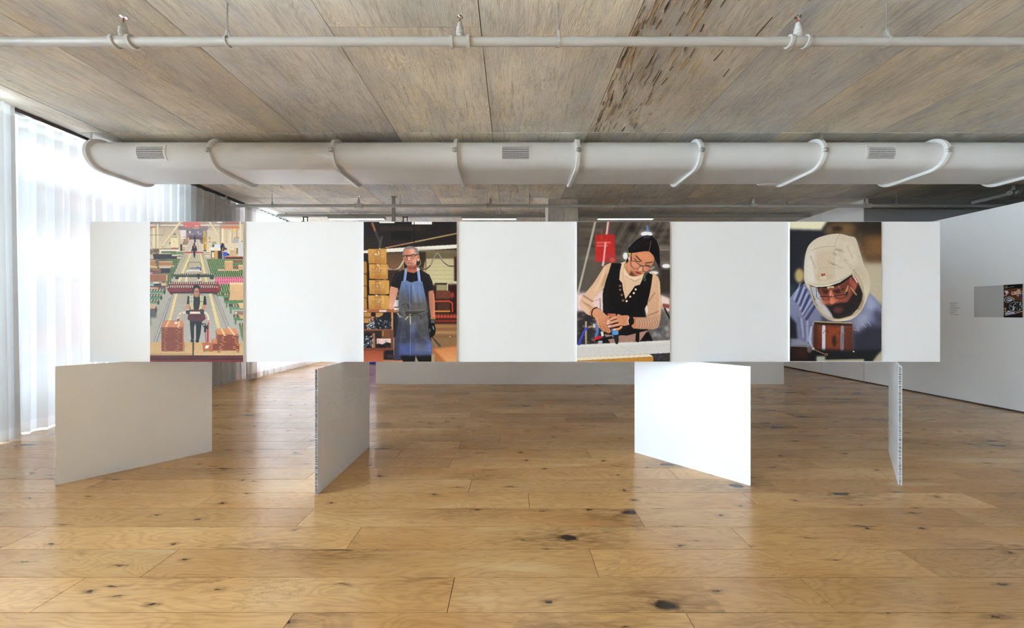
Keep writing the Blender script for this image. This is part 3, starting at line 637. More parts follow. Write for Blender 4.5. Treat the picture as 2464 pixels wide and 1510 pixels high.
def print_apron():
    c = Paint(875, 533, 224, 337, base=(38, 31, 30))
    G = lambda: c.tile(865, 520, 4.194)
    F = lambda: c.tile(940, 580, 18.87)
    B = lambda: c.tile(875, 700, 8.884)
    G()
    c.rect(40, 50, 990, 330, ((30, 24, 26), (44, 36, 34)))
    for y in range(90, 300, 26): c.line([40, y, 985, y - 14], 8, (56, 46, 42), .45, 4)
    c.rect(200, 100, 620, 150, (66, 52, 44), .5, 12); c.rect(320, 150, 520, 240, (24, 20, 22), .8, 8)
    c.line([130, 70, 160, 150], 20, (176, 112, 70), 1, 4); c.line([165, 160, 205, 260], 26, (70, 66, 64), 1, 5); c.line([225, 210, 205, 310], 20, (84, 82, 76), 1, 4)
    c.rect(200, 50, 355, 68, (255, 252, 244), 1, 3); c.rect(528, 50, 732, 82, (255, 250, 240), 1, 3); c.line([552, 60, 552, 265], 8, (14, 12, 14))
    c.line([265, 318, 545, 262], 12, (190, 140, 106), 1, 2); c.line([560, 258, 985, 172], 14, (172, 152, 104), 1, 2)
    # white beam, brick wall behind
    c.poly([40, 345, 400, 318, 985, 284, 985, 322, 560, 352, 40, 374], (232, 226, 216), 1, 2); c.rect(250, 365, 450, 660, ((92, 70, 56), (160, 116, 74)), 1, 6)
    c.rect(600, 340, 990, 760, ((120, 104, 76), (196, 184, 140)), 1, 10); c.rect(668, 370, 985, 460, (112, 100, 74), .9, 12); c.rect(670, 430, 950, 690, ((196, 186, 146), (206, 196, 156)), 1, 5)
    c.rect(600, 355, 670, 545, (56, 46, 38), 1, 6); c.poly([640, 560, 662, 440, 668, 560], (206, 160, 104), 1, 4)
    for y in (448, 470, 510, 545, 590, 632): c.line([670, y, 955, y + 2], 4, (164, 150, 108), .7, 1)
    c.line([585, 352, 985, 348], 10, (126, 114, 90), 1, 3); c.line([278, 510, 300, 535, 350, 543, 400, 520, 445, 450], 17, (190, 180, 168), 1, 1, True); c.line([280, 516, 300, 542, 350, 550, 402, 528], 4, (110, 96, 84), .8, 1, True)
    c.line([620, 520, 660, 535, 710, 500, 745, 430, 780, 378, 800, 385, 840, 450, 900, 498, 985, 503], 14, (100, 94, 84), 1, 1, True); c.line([715, 492, 748, 424, 780, 374, 800, 382, 840, 444, 900, 492], 5, (214, 206, 188), .9, .5, True)
    c.rect(955, 410, 990, 660, (60, 26, 24), 1, 6); c.rect(945, 655, 990, 680, (214, 214, 200), 1, 3)
    # dark machinery, red trolley on the right
    c.rect(740, 690, 990, 1080, ((40, 30, 28), (70, 36, 30)), 1, 8); c.rect(880, 690, 990, 1000, (56, 22, 22), .9, 14); c.rect(760, 672, 885, 690, (60, 52, 44)); c.rect(775, 690, 880, 750, (160, 150, 112), 1, 4); c.rect(880, 680, 892, 760, (214, 206, 170), 1, 2)
    c.rect(770, 750, 915, 830, (112, 64, 44), 1, 3); c.rect(790, 845, 910, 960, (84, 52, 40), 1, 4); c.ell(935, 795, 20, 30, (150, 60, 56), 1, 6)
    c.line([760, 858, 905, 856, 935, 876, 938, 960], 13, (196, 72, 46), 1, 1); c.rect(690, 952, 915, 966, (206, 140, 60), 1, 1); c.rect(700, 1000, 985, 1030, (170, 62, 46), 1, 4)
    for x in range(760, 985, 32): c.rect(x, 985, x + 14, 1022, (190, 84, 64), .8, 2); c.rect(x + 14, 1025, x + 28, 1050, (40, 24, 24), .8, 2)
    c.rect(700, 1045, 990, 1066, (140, 46, 36), 1, 3)
    c.rect(720, 1085, 990, 1470, ((150, 108, 72), (140, 110, 78)), 1, 6)
    for y, q in ((1100, (176, 128, 84)), (1130, (130, 92, 60)), (1160, (190, 156, 116)), (1200, (120, 92, 62)), (1240, (128, 116, 84))): c.rect(760, y, 990, y + 22, q, .7, 8)
    c.ell(912, 1213, 5, 4, (255, 240, 220), 1, 1)
    c.line([725, 1210, 815, 1310], 12, (70, 60, 52), 1, 2); c.line([735, 1240, 790, 1330], 10, (150, 130, 100), 1, 2); c.line([745, 1240, 800, 1320], 5, (60, 52, 46), 1, 1)
    c.poly([725, 1340, 985, 1310, 985, 1480, 800, 1480], ((206, 130, 78), (222, 168, 116)), 1, 8); c.poly([725, 1345, 745, 1335, 880, 1480, 800, 1480], (176, 96, 56), .8, 8); c.rect(560, 1390, 760, 1480, (176, 160, 124), 1, 6)
    # boxes, left
    c.rect(40, 400, 90, 940, (120, 84, 40)); c.rect(40, 380, 88, 460, (44, 40, 46), 1, 6)
    for y in (450, 580, 700, 820): c.poly([40, y, 70, y + 5, 78, y + 110, 70, y + 125, 40, y + 125], (176, 128, 62), 1, 2); c.line([40, y, 70, y + 4], 6, (70, 50, 30))
    c.rect(78, 400, 96, 940, (28, 26, 34), 1, 3); c.rect(280, 540, 400, 945, (60, 42, 36), 1, 6)
    for i, (x0, x1, x2, y0, y1) in enumerate(((86, 260, 272, 326, 480), (96, 276, 286, 480, 634), (96, 262, 300, 640, 788), (88, 258, 300, 795, 940))):
        c.poly([x0, y0 + 4, x1, y0 - 4, x1, y1, x0 + 6, y1 - 4], ((212, 164, 90), (184, 132, 66))); c.poly([x1, y0 - 2, x2, y0 + 10, x2, y1 - 8, x1, y1], (206, 158, 80)); c.line([x0, y0 + 2, x2, y0 + 2], 6, (90, 64, 36), .8)
        c.rect(152, y0 + 4, 218, y1 - 4, (172, 118, 62), .65, 2); c.rect(106, y0 + 40, x1 - 8, y0 + 104, (226, 186, 120), .35)
        for k in range(5): c.line([110 + (k % 2) * 14, y0 + 50 + k * 11, 200 + (k * 37) % 50, y0 + 50 + k * 11], 5, (130, 92, 56), .6)
        c.specks(160, y0, 215, y0 + 70, 22, 4, 14, [(255, 250, 236), (240, 214, 170), (150, 104, 60)], i, .75)
    for k in range(7): c.line([225, 800 + k * 18, 255, 830 + k * 18], 4, (240, 200, 130), .7)
    c.rect(40, 938, 344, 968, (170, 104, 66)); c.rect(200, 946, 272, 966, (220, 208, 206)); c.rect(48, 950, 74, 966, (226, 220, 216)); c.rect(344, 925, 400, 972, (182, 124, 84))
    c.rect(340, 845, 396, 922, (230, 228, 232)); c.rect(350, 918, 410, 945, (232, 230, 228)); c.rect(350, 912, 396, 922, (120, 52, 40)); c.specks(370, 700, 400, 840, 40, 4, 12, [(30, 28, 32), (90, 88, 92), (190, 190, 196)], 5)
    # shelf with clips
    B()
    c.rect(10, 460, 640, 1260, (70, 48, 38)); c.rect(10, 460, 160, 680, (184, 136, 76), 1, 3); c.rect(260, 465, 420, 560, (190, 140, 82), 1, 4); c.rect(10, 540, 160, 580, (120, 80, 44), .8, 6); c.rect(10, 650, 160, 668, (206, 160, 70), 1, 3); c.rect(165, 450, 255, 560, (34, 34, 40)); c.rect(165, 540, 228, 830, (176, 126, 90), 1, 3); c.rect(590, 450, 632, 850, (196, 142, 100)); c.rect(10, 680, 165, 800, (60, 44, 38), .9, 10)
    c.poly([60, 740, 250, 590, 330, 560, 520, 450, 590, 450, 580, 740, 610, 800, 480, 860, 260, 850, 120, 800], (38, 38, 44), 1, 3)
    c.specks(90, 590, 600, 840, 120, 10, 42, [(20, 20, 24), (96, 100, 112), (206, 210, 220), (60, 62, 70), (150, 154, 166), (30, 30, 36)], 6, .9, .8); c.specks(420, 450, 580, 620, 26, 14, 44, [(20, 20, 26), (44, 44, 52), (30, 30, 34)], 7, .9)
    c.line([60, 742, 215, 655], 14, (190, 190, 196)); [c.line([70 + k * 28, 735 - k * 16, 92 + k * 28, 775 - k * 16], 10, (200, 204, 212)) for k in range(6)]
    c.rect(10, 815, 640, 850, (150, 92, 60), .9, 2); c.rect(10, 850, 640, 900, (60, 40, 32), .9, 6); c.rect(190, 900, 245, 1210, (160, 112, 80), 1, 5); c.rect(385, 850, 580, 1010, (120, 80, 54), 1, 5); c.line([420, 860, 412, 950], 18, (206, 150, 70), 1, 3); c.rect(590, 840, 640, 1220, (120, 74, 52), 1, 4); c.rect(245, 860, 385, 1010, (44, 34, 34), .9, 8)
    c.rect(285, 1012, 580, 1180, (226, 196, 188)); c.poly([270, 1130, 330, 1120, 400, 1140, 490, 1090, 580, 1110, 580, 1180, 440, 1200, 280, 1200], (36, 30, 32), 1, 3); [c.line([300 + k * 12, 1040, 305 + k * 12, 1140], 4, (110, 100, 100)) for k in range(3)]; [c.line([470 + k * 12, 1045, 440 + k * 12, 1140], 4, (110, 100, 100)) for k in range(3)]
    for x in (310, 378, 442): c.rect(x - 22, 1170, x + 22, 1225, (28, 26, 28)); c.rect(x - 18, 1225, x + 18, 1246, (226, 224, 226))
    c.rect(10, 900, 190, 1260, (30, 28, 32), 1, 4); c.specks(10, 960, 200, 1240, 110, 8, 30, [(20, 20, 24), (200, 204, 212), (90, 94, 104), (140, 144, 156), (44, 44, 50)], 8, .9)
    c.rect(10, 1215, 640, 1262, (128, 70, 48), 1, 5); c.rect(0, 1262, 470, 1512, ((150, 74, 50), (190, 106, 78)), 1, 10); c.rect(430, 1280, 640, 1512, (36, 34, 46), 1, 14); c.rect(500, 1370, 640, 1420, (96, 60, 46), .8, 8); c.rect(420, 1470, 850, 1512, (206, 140, 96), 1, 12)
    c.poly([640, 990, 655, 980, 655, 1500, 640, 1500], (206, 180, 150)); c.poly([700, 560, 760, 520, 860, 570, 880, 900, 780, 1480, 640, 1480, 660, 980], (66, 66, 86), 1, 3); c.poly([700, 560, 750, 580, 690, 960, 650, 1010], (38, 38, 52), 1, 3); c.poly([710, 470, 770, 475, 860, 572, 770, 570], (196, 194, 196), 1, 2)
    # figure: legs, arms, shirt
    c.poly([800, 1370, 1450, 1370, 1450, 1512, 1170, 1512, 1110, 1380, 1090, 1512, 840, 1512], (22, 18, 20))
    G()
    c.poly([318, 700, 384, 720, 378, 800, 352, 880, 340, 925, 300, 925, 302, 830], ((206, 146, 120), (226, 170, 146)), 1, 1, True); c.ell(322, 925, 30, 14, (220, 164, 136), 1, 2)
    c.poly([690, 750, 740, 745, 756, 830, 760, 940, 754, 1040, 716, 1040, 706, 930, 690, 850], ((184, 122, 98), (206, 130, 100)), 1, 1, True); c.line([748, 780, 756, 900, 752, 1030], 10, (230, 164, 132), .7, 4)
    c.poly([475, 525, 430, 545, 365, 575, 335, 640, 318, 705, 385, 725, 400, 760, 400, 1000, 700, 1000, 690, 760, 748, 742, 735, 660, 705, 590, 630, 545, 590, 520, 540, 572], (24, 22, 26)); c.poly([690, 700, 705, 920, 722, 1040, 680, 1040], (22, 18, 20), 1, 3)
    c.line([345, 650, 385, 590, 430, 560], 14, (50, 46, 50), .5, 6); c.line([640, 560, 700, 610, 728, 690], 12, (52, 48, 50), .5, 6)
    # apron
    c.poly([425, 655, 470, 645, 520, 668, 575, 652, 632, 655, 655, 760, 678, 880, 678, 960, 692, 1060, 700, 1200, 725, 1290, 722, 1400, 560, 1404, 400, 1400, 400, 1290, 420, 1150, 440, 1010, 405, 960, 395, 860, 402, 760], ((112, 134, 176), (80, 86, 108)))
    c.poly([405, 800, 520, 860, 678, 880, 678, 960, 690, 1040, 440, 1060, 404, 960], (100, 98, 98), .9, 22); c.poly([402, 760, 450, 700, 480, 900, 420, 960], (92, 98, 110), .8, 18); c.poly([560, 800, 660, 820, 676, 950, 560, 960], (124, 120, 112), .7, 16)
    c.poly([440, 1050, 510, 1050, 515, 1280, 420, 1300, 425, 1160], (60, 64, 84), .8, 14); c.poly([560, 1080, 640, 1090, 690, 1180, 650, 1290, 570, 1280], (56, 56, 66), .75, 18); c.poly([600, 1020, 690, 1050, 700, 1190, 640, 1200], (120, 118, 110), .7, 14)
    c.poly([520, 1060, 570, 1060, 575, 1170, 520, 1180], (120, 140, 186), .7, 10); c.poly([400, 1290, 720, 1280, 722, 1400, 400, 1400], (84, 100, 160), .75, 18); c.poly([690, 1220, 722, 1270, 722, 1380, 690, 1370], (100, 130, 206), .8, 10); c.poly([560, 1280, 690, 1300, 690, 1370, 560, 1380], (104, 108, 120), .6, 14)
    c.poly([400, 780, 470, 760, 690, 860, 690, 1080, 420, 1100], (92, 88, 84), .62, 34); c.poly([540, 1080, 690, 1060, 710, 1250, 560, 1290], (64, 62, 66), .6, 26); c.poly([410, 1100, 510, 1090, 512, 1260, 410, 1290], (58, 60, 76), .55, 22); c.specks(420, 820, 690, 1330, 60, 14, 50, [(60, 58, 60), (120, 116, 110), (84, 92, 116), (46, 46, 54)], 31, .28, 1., 12)
    c.line([512, 680, 508, 940, 516, 1100, 512, 1400], 5, (160, 170, 196), .6, 1); c.line([520, 690, 518, 880], 12, (52, 66, 110), .7, 5); c.line([470, 690, 500, 850], 12, (60, 76, 120), .6, 5); c.line([540, 690, 570, 860], 20, (150, 172, 216), .5, 8); c.line([600, 700, 620, 860], 16, (140, 160, 206), .5, 8)
    for k in range(9): c.line([540 + k * 9, 1080 + k * 16, 640 + k * 6, 1060 + k * 24], 7, (150, 150, 146), .45, 5); c.line([560, 1240 + k * 14, 690, 1210 + k * 18], 7, (140, 148, 170), .35, 5)
    for k in range(4): c.line([430 + k * 10, 895 + k * 14, 470 + k * 10, 885 + k * 14, 505, 900 + k * 14], 6, (40, 36, 36), .9); c.line([436 + k * 10, 903 + k * 14, 478 + k * 8, 893 + k * 14], 4, (160, 154, 142), .8)
    c.line([450, 960, 560, 950, 672, 940], 3, (170, 166, 156), .7); c.poly([455, 960, 600, 960, 680, 955, 600, 988, 470, 1000], (66, 60, 50), .85, 4); c.line([600, 985, 690, 958], 9, (120, 120, 120), .8, 1); c.line([445, 920, 440, 950, 462, 1000], 5, (170, 150, 120), .7)
    c.line([500, 1000, 465, 1040], 9, (206, 196, 176)); c.line([512, 990, 514, 1085], 12, (190, 180, 158)); c.line([480, 1005, 540, 1000], 7, (44, 40, 40)); c.line([610, 990, 625, 1030], 10, (50, 56, 80), .9, 1); c.line([580, 1030, 580, 1200], 4, (70, 80, 110), .7)
    c.line([400, 1395, 720, 1395], 7, (60, 70, 110), .8); c.line([455, 1160, 460, 1220, 405, 1220], 4, (120, 124, 140), .6)
    c.line([470, 535, 455, 650], 26, (120, 146, 200)); c.line([590, 525, 605, 652], 26, (136, 160, 212)); c.line([478, 545, 462, 640], 5, (196, 206, 226), .6); c.line([600, 530, 612, 650], 5, (206, 214, 230), .6)
    # glove
    c.poly([716, 1030, 760, 1032, 758, 1090, 768, 1130, 764, 1180, 742, 1212, 715, 1222, 712, 1195, 700, 1160, 694, 1100], (20, 18, 20), 1, 1, True); c.poly([710, 1130, 716, 1180, 706, 1150], (206, 170, 130), 1, 2); c.line([718, 1030, 762, 1034], 8, (206, 176, 60)); [c.line([722, 1046 + k * 12, 756, 1048 + k * 12], 6, (170, 168, 172), .8) for k in range(3)]; c.line([740, 1110, 748, 1140], 8, (190, 190, 196), .9)
    # neck and head
    F()
    c.poly([740, 1150, 1180, 1050, 1200, 1380, 1060, 1440, 900, 1420, 740, 1370], (184, 108, 84), 1, 6); c.poly([1180, 1180, 1350, 1270, 1280, 1330, 1190, 1350], (226, 206, 190)); c.poly([760, 1150, 1100, 1150, 1160, 1050, 1180, 1250, 980, 1280, 800, 1260], (130, 72, 58), .8, 20); c.line([860, 1180, 880, 1380], 20, (150, 84, 66), .7, 10); c.line([980, 1200, 1000, 1400], 24, (206, 128, 100), .6, 10)
    c.poly([600, 560, 640, 360, 760, 260, 900, 230, 1060, 260, 1220, 400, 1270, 560, 1260, 640, 1200, 700, 1170, 1000, 1090, 1110, 960, 1160, 820, 1140, 720, 1080, 620, 900, 560, 720], (206, 142, 118), 1, 4, True)
    c.poly([860, 360, 1040, 330, 1120, 560, 900, 580], (232, 186, 168), .8, 40); c.poly([640, 420, 760, 380, 800, 580, 640, 620], (200, 130, 100), .7, 30); c.poly([1060, 720, 1170, 760, 1150, 980, 1060, 1080, 1000, 960], (226, 172, 150), .7, 30)
    c.poly([620, 700, 780, 760, 760, 1000, 700, 1050, 620, 900], (176, 108, 86), .8, 30); c.poly([720, 1070, 1080, 1080, 960, 1165, 820, 1145], (150, 92, 74), .8, 20)
    c.poly([600, 560, 560, 640, 540, 600, 560, 480, 610, 340, 700, 260, 860, 222, 1000, 240, 1110, 280, 1230, 390, 1275, 540, 1250, 620, 1190, 590, 1140, 520, 1110, 420, 1040, 340, 900, 340, 760, 370, 660, 400, 620, 500], (140, 134, 130), 1, 4, True)
    for k in range(34): t = k / 34.; x = 600 + 640 * t; c.line([x, 330 - 90 * math.sin(t * 3.1) + 20, x + 40 * (t - .4), 380 - 60 * math.sin(t * 3.1)], 14, [(196, 190, 184), (84, 78, 78), (160, 154, 150), (110, 100, 98)][k % 4], .75, 2)
    for k in range(10): c.line([1130 + k * 12, 420 + k * 16, 1170 + k * 10, 560 + k * 8], 12, [(206, 202, 196), (100, 96, 94)][k % 2], .7, 3); c.line([560 + k * 4, 420 + k * 22, 590 + k * 3, 470 + k * 20], 10, [(196, 190, 180), (96, 90, 88)][k % 2], .6, 3)
    c.ell(1250, 760, 64, 150, (222, 160, 136), 1, 4); c.ell(1258, 720, 32, 80, (170, 90, 70), .9, 10); c.ell(1235, 860, 40, 44, (230, 190, 176), 1, 6); c.ell(1285, 805, 24, 30, (226, 190, 110))
    c.line([1320, 820, 1360, 940, 1350, 1040, 1290, 1110, 1200, 1140], 18, (206, 196, 120), 1, 1, True); c.line([590, 880, 570, 1050, 600, 1230, 680, 1390, 690, 1480], 18, (196, 190, 106), 1, 1, True)
    # glasses, brows, nose, moustache, mouth
    c.line([660, 640, 780, 630], 26, (70, 50, 48), .9, 4); c.line([890, 630, 1060, 600], 26, (66, 50, 48), .9, 4)
    c.line([570, 700, 620, 640, 800, 650, 880, 640, 1060, 610, 1130, 640], 30, (24, 20, 24)); c.line([1110, 630, 1240, 610], 36, (34, 30, 34)); c.line([570, 700, 640, 820, 760, 820, 800, 690], 16, (60, 48, 48), .9); c.line([870, 670, 920, 790, 1060, 780, 1110, 660], 16, (70, 56, 54), .9); c.line([560, 700, 620, 800], 12, (230, 230, 236)); c.ell(590, 715, 22, 24, (30, 26, 30))
    c.ell(725, 695, 50, 24, (60, 42, 42), .95, 6); c.ell(985, 680, 56, 24, (70, 50, 48), .95, 6); c.ell(1000, 665, 14, 8, (220, 206, 196)); c.line([860, 690, 830, 670], 30, (22, 20, 22), 1)
    c.poly([820, 700, 870, 700, 930, 860, 780, 870], (224, 164, 144), 1, 16); c.line([835, 720, 830, 830], 30, (246, 206, 190), .8, 10); c.line([780, 880, 850, 890, 920, 868], 26, (140, 74, 62), .9, 6); c.poly([760, 960, 830, 910, 930, 905, 1010, 970, 880, 985], (190, 164, 154), .95, 6); c.line([820, 940, 840, 970], 20, (70, 56, 54), .8, 6)
    c.line([755, 1020, 800, 990, 900, 985, 1010, 985], 22, (90, 46, 44), .95, 5); c.line([830, 1030, 940, 1025], 28, (196, 120, 106), .8, 8); c.line([1020, 990, 1040, 1060], 16, (150, 90, 74), .7, 8)
    c.line([640, 860, 740, 870], 12, (160, 90, 74), .7, 6); c.line([1130, 770, 1170, 780], 12, (140, 90, 76), .6, 6)
    c.noise(4, 2, 2)
    return c.im


def print_vest():
    c = Paint(1388, 533, 224, 337, base=(70, 64, 58))
    G = lambda: c.tile(1375, 520, 4.194)
    F = lambda: c.tile(1480, 560, 11.61)
    B = lambda: c.tile(1388, 700, 8.884)
    G()
    c.rect(50, 50, 1000, 800, ((92, 84, 76), (104, 96, 88)))
    rn = random.Random(4)
    for k in range(46):
        y = rn.uniform(60, 790); x = rn.uniform(40, 900); c.line([x, y, x + rn.uniform(150, 420), y + rn.uniform(-30, 20)], rn.uniform(10, 34), rn.choice([(58, 50, 46), (124, 114, 104), (80, 72, 64), (44, 38, 36), (140, 130, 118)]), .55, 10)
    for k in range(10): x = 420 + k * 60; c.line([x + 90, 60, x - 20, 260], 22, rn.choice([(130, 118, 104), (60, 54, 50)]), .6, 8)
    c.rect(50, 560, 330, 780, (96, 92, 84), .6, 20); c.rect(880, 520, 1000, 800, (56, 48, 44), .8, 16)
    c.line([240, 60, 180, 320, 70, 770], 20, (206, 200, 186), .85, 4); c.line([372, 60, 318, 495], 22, (236, 196, 196), 1, 3); c.line([380, 60, 345, 330], 5, (200, 70, 66), .8, 2)
    c.poly([242, 185, 436, 180, 446, 460, 240, 460], ((190, 44, 40), (206, 56, 54)), .95, 5); c.rect(258, 255, 400, 275, (236, 130, 120), .7, 4); c.rect(254, 290, 370, 305, (236, 140, 130), .6, 4); c.rect(300, 130, 314, 300, (206, 80, 74), .6, 5); c.line([345, 270, 322, 480], 18, (240, 190, 190), .9, 3); c.ell(404, 440, 44, 44, (150, 70, 66), .8, 8); c.ell(412, 440, 26, 26, (226, 96, 90), .8, 6)
    for x, y, rx, ry in ((758, 178, 58, 24), (545, 400, 24, 34), (955, 502, 40, 20), (830, 570, 44, 16)): c.ell(x, y, rx * 1.3, ry * 1.4, (190, 190, 200), .6, 14); c.ell(x, y, rx, ry, (255, 255, 255), 1, 3)
    c.line([762, 100, 770, 150], 22, (110, 150, 220), .8, 6); c.ell(620, 120, 40, 40, (40, 36, 36), .7, 14); c.rect(890, 330, 990, 344, (176, 176, 180), .6, 5)
    # bench clutter lower
    c.rect(50, 770, 330, 1300, ((230, 214, 212), (60, 56, 58)), 1, 14); c.poly([60, 800, 200, 770, 330, 740, 330, 960, 230, 1000, 60, 960], (238, 214, 212), 1, 8); c.rect(60, 960, 240, 1290, (48, 44, 48), .9, 14); c.specks(60, 960, 260, 1280, 60, 10, 36, [(30, 28, 32), (120, 110, 104), (190, 160, 120), (80, 76, 80), (226, 220, 214)], 9, .7, .5, 8); c.rect(138, 1060, 158, 1290, (186, 180, 134), .9, 2); c.line([220, 860, 290, 832], 6, (230, 130, 120)); c.line([290, 835, 292, 930], 6, (90, 80, 80))
    c.rect(740, 780, 1000, 1270, (120, 112, 106), .9, 14); c.poly([740, 930, 760, 890, 780, 940, 760, 1010], (246, 226, 226), 1, 3); c.poly([895, 790, 990, 830, 990, 960, 900, 980], (236, 214, 206), 1, 8); c.poly([920, 880, 985, 890, 985, 930, 920, 920], (140, 70, 56), .9, 4); c.ell(905, 1090, 96, 160, (130, 128, 130), .9, 10); c.ell(905, 1090, 76, 130, (100, 98, 100), .8, 20); c.specks(820, 960, 985, 1240, 50, 12, 46, [(176, 174, 176), (70, 66, 66), (206, 204, 206), (120, 100, 80)], 10, .6, 1., 10); c.line([940, 930, 990, 1030], 16, (30, 28, 30), 1, 2)
    # trousers / skirt band and white board
    c.poly([320, 1180, 760, 1160, 830, 1290, 310, 1300], (30, 26, 28)); c.poly([330, 1190, 480, 1205, 770, 1150, 690, 1260, 400, 1290], (176, 138, 122)); c.poly([690, 1260, 780, 1165, 830, 1270, 700, 1280], (28, 24, 26))
    # sleeves and vest
    c.poly([405, 470, 340, 500, 290, 570, 220, 680, 130, 790, 88, 850, 95, 920, 185, 1000, 250, 930, 215, 860, 330, 720, 380, 600, 420, 500], ((226, 188, 150), (230, 196, 168)), 1, 1, True); c.line([120, 800, 215, 860], 12, (150, 104, 76), .8, 4); c.line([340, 510, 300, 640, 250, 740], 16, (250, 224, 192), .7, 8); c.line([350, 590, 310, 700], 14, (176, 130, 96), .7, 8)
    for k in range(6): c.line([100 + k * 18, 850 + k * 20, 150 + k * 16, 880 + k * 14, 190 + k * 10, 900 + k * 10], 6, (176, 126, 100), .7, 1.5)
    c.poly([800, 570, 850, 590, 888, 650, 898, 800, 905, 940, 890, 1060, 860, 1130, 760, 1142, 620, 1138, 640, 1030, 760, 1010, 770, 860, 800, 700], ((226, 188, 152), (210, 166, 136)), 1, 1, True); c.line([880, 660, 892, 860, 880, 1040], 12, (246, 216, 186), .7, 5); c.line([780, 860, 840, 770], 10, (150, 106, 80), .7, 4); c.line([775, 1000, 880, 960], 10, (150, 106, 82), .7, 4)
    for k in range(8): c.line([680 + k * 24, 1030 - k * 2, 690 + k * 25, 1080, 680 + k * 25, 1125 - k * 3], 6, (160, 114, 90), .7, 1.5)
    c.poly([500, 470, 560, 450, 640, 560, 730, 570, 720, 620, 690, 700, 545, 840, 510, 700, 480, 660, 490, 560], ((236, 206, 178), (224, 190, 156))); c.line([545, 600, 640, 660, 720, 610], 4, (170, 124, 96), .8); c.line([540, 590, 640, 640, 715, 600], 8, (250, 230, 210), .6, 2); c.line([520, 560, 530, 660, 545, 760], 3, (170, 130, 100), .6)
    c.poly([405, 470, 470, 474, 508, 478, 488, 560, 482, 640, 512, 672, 520, 740, 545, 838, 640, 704, 690, 690, 720, 630, 760, 560, 820, 590, 806, 690, 790, 780, 765, 880, 735, 940, 760, 1080, 770, 1150, 560, 1205, 330, 1190, 320, 1000, 315, 780, 345, 660, 380, 560], (26, 24, 26)); c.line([370, 700, 350, 900, 360, 1100], 30, (44, 40, 42), .5, 14); c.line([405, 472, 345, 660, 318, 780], 4, (110, 100, 96), .6)
    for x, y, q in ((490, 702, 0), (492, 742, 0), (508, 794, 0), (521, 849, 0), (648, 739, 1), (629, 775, 1), (593, 811, 1), (557, 856, 1)): c.ell(x, y, 11, 11, (226, 206, 170) if q else (184, 140, 96)); c.ell(x, y, 5, 5, (250, 240, 220) if q else (96, 66, 44))
    B()
    c.poly([1275, 560, 1400, 556, 1510, 556, 1640, 520, 1780, 480, 1775, 640, 1735, 760, 1600, 810, 1400, 815, 1195, 795, 1255, 740], ((214, 172, 144), (196, 150, 122)), 1, 3); c.line([1290, 570, 1520, 566], 10, (110, 76, 60), .7, 4)
    for k in range(8): c.line([1300 + k * 56, 580 - k * 2, 1350 + k * 54, 680, 1330 + k * 48, 800], 10, (150, 106, 84), .7, 4, True); c.line([1322 + k * 56, 580 - k * 2, 1372 + k * 54, 680, 1352 + k * 48, 800], 12, (232, 194, 166), .5, 6, True)
    c.line([1195, 795, 1400, 812, 1600, 806], 10, (150, 110, 90), .7, 4)
    # head
    F()
    c.poly([270, 830, 440, 700, 520, 1000, 500, 1150, 620, 1200, 400, 1200, 300, 1060, 250, 960], (200, 132, 96), 1, 5); c.poly([300, 900, 420, 780, 460, 1000, 380, 1100], (226, 166, 130), .7, 20); c.poly([380, 1180, 480, 1050, 620, 1200, 480, 1210], (110, 60, 46), .9, 12); c.poly([240, 960, 310, 1080, 400, 1190, 520, 1240, 700, 1220, 780, 1140, 760, 1240, 620, 1300, 400, 1270, 260, 1150], (240, 214, 188), 1, 3)
    c.poly([440, 580, 600, 520, 850, 490, 1020, 560, 1090, 700, 1080, 830, 1040, 960, 960, 1080, 830, 1120, 720, 1180, 600, 1200, 520, 1150, 470, 1060, 440, 950, 420, 800], (216, 146, 108), 1, 4, True)
    c.poly([600, 560, 980, 560, 1060, 740, 840, 820, 640, 640], (232, 160, 118), .7, 40); c.ell(560, 870, 90, 70, (236, 176, 140), .7, 30); c.poly([900, 900, 1040, 900, 960, 1080, 860, 1100], (190, 118, 88), .7, 30); c.poly([480, 1080, 640, 1190, 560, 1200, 470, 1120], (160, 98, 70), .8, 16)
    c.poly([375, 420, 460, 300, 600, 170, 740, 90, 900, 60, 1050, 90, 1160, 200, 1220, 360, 1240, 540, 1250, 720, 1260, 900, 1310, 1010, 1230, 960, 1180, 880, 1120, 760, 1060, 620, 960, 520, 820, 510, 640, 540, 480, 560, 400, 600, 380, 700, 340, 720, 360, 560], (26, 22, 26), 1, 2); c.poly([300, 800, 380, 640, 400, 720, 340, 840], (28, 24, 28), 1, 2)
    for k in range(9): c.line([390 + k * 55, 400 - k * 36, 440 + k * 62, 430 - k * 30, 560 + k * 50, 470 - k * 20], 8, (84, 80, 92) if k % 2 else (54, 50, 58), .7, 3, True)
    c.line([390, 390, 480, 290, 620, 170, 760, 90], 12, (170, 170, 180), .7, 3, True); c.line([1050, 100, 1170, 220, 1220, 350], 8, (170, 166, 174), .7, 2, True); c.poly([760, 80, 1000, 80, 960, 140, 800, 140], (110, 112, 140), .6, 16); c.line([1000, 220, 980, 360, 945, 500], 14, (176, 122, 90), .9, 2); c.line([1240, 880, 1300, 1000], 7, (196, 190, 190), .8, 1)
    c.ell(395, 660, 26, 90, (214, 140, 104), 1, 3, .15); c.ell(390, 720, 24, 40, (240, 200, 176), 1, 3); c.ell(395, 580, 34, 20, (206, 226, 66)); c.line([360, 560, 380, 530], 8, (206, 216, 80)); c.line([370, 640, 300, 780, 250, 900, 230, 1040, 280, 980], 9, (170, 216, 160), 1, 0, True); c.line([300, 880, 280, 1000, 330, 1120, 380, 1190], 12, (226, 214, 150), 1, 0, True)
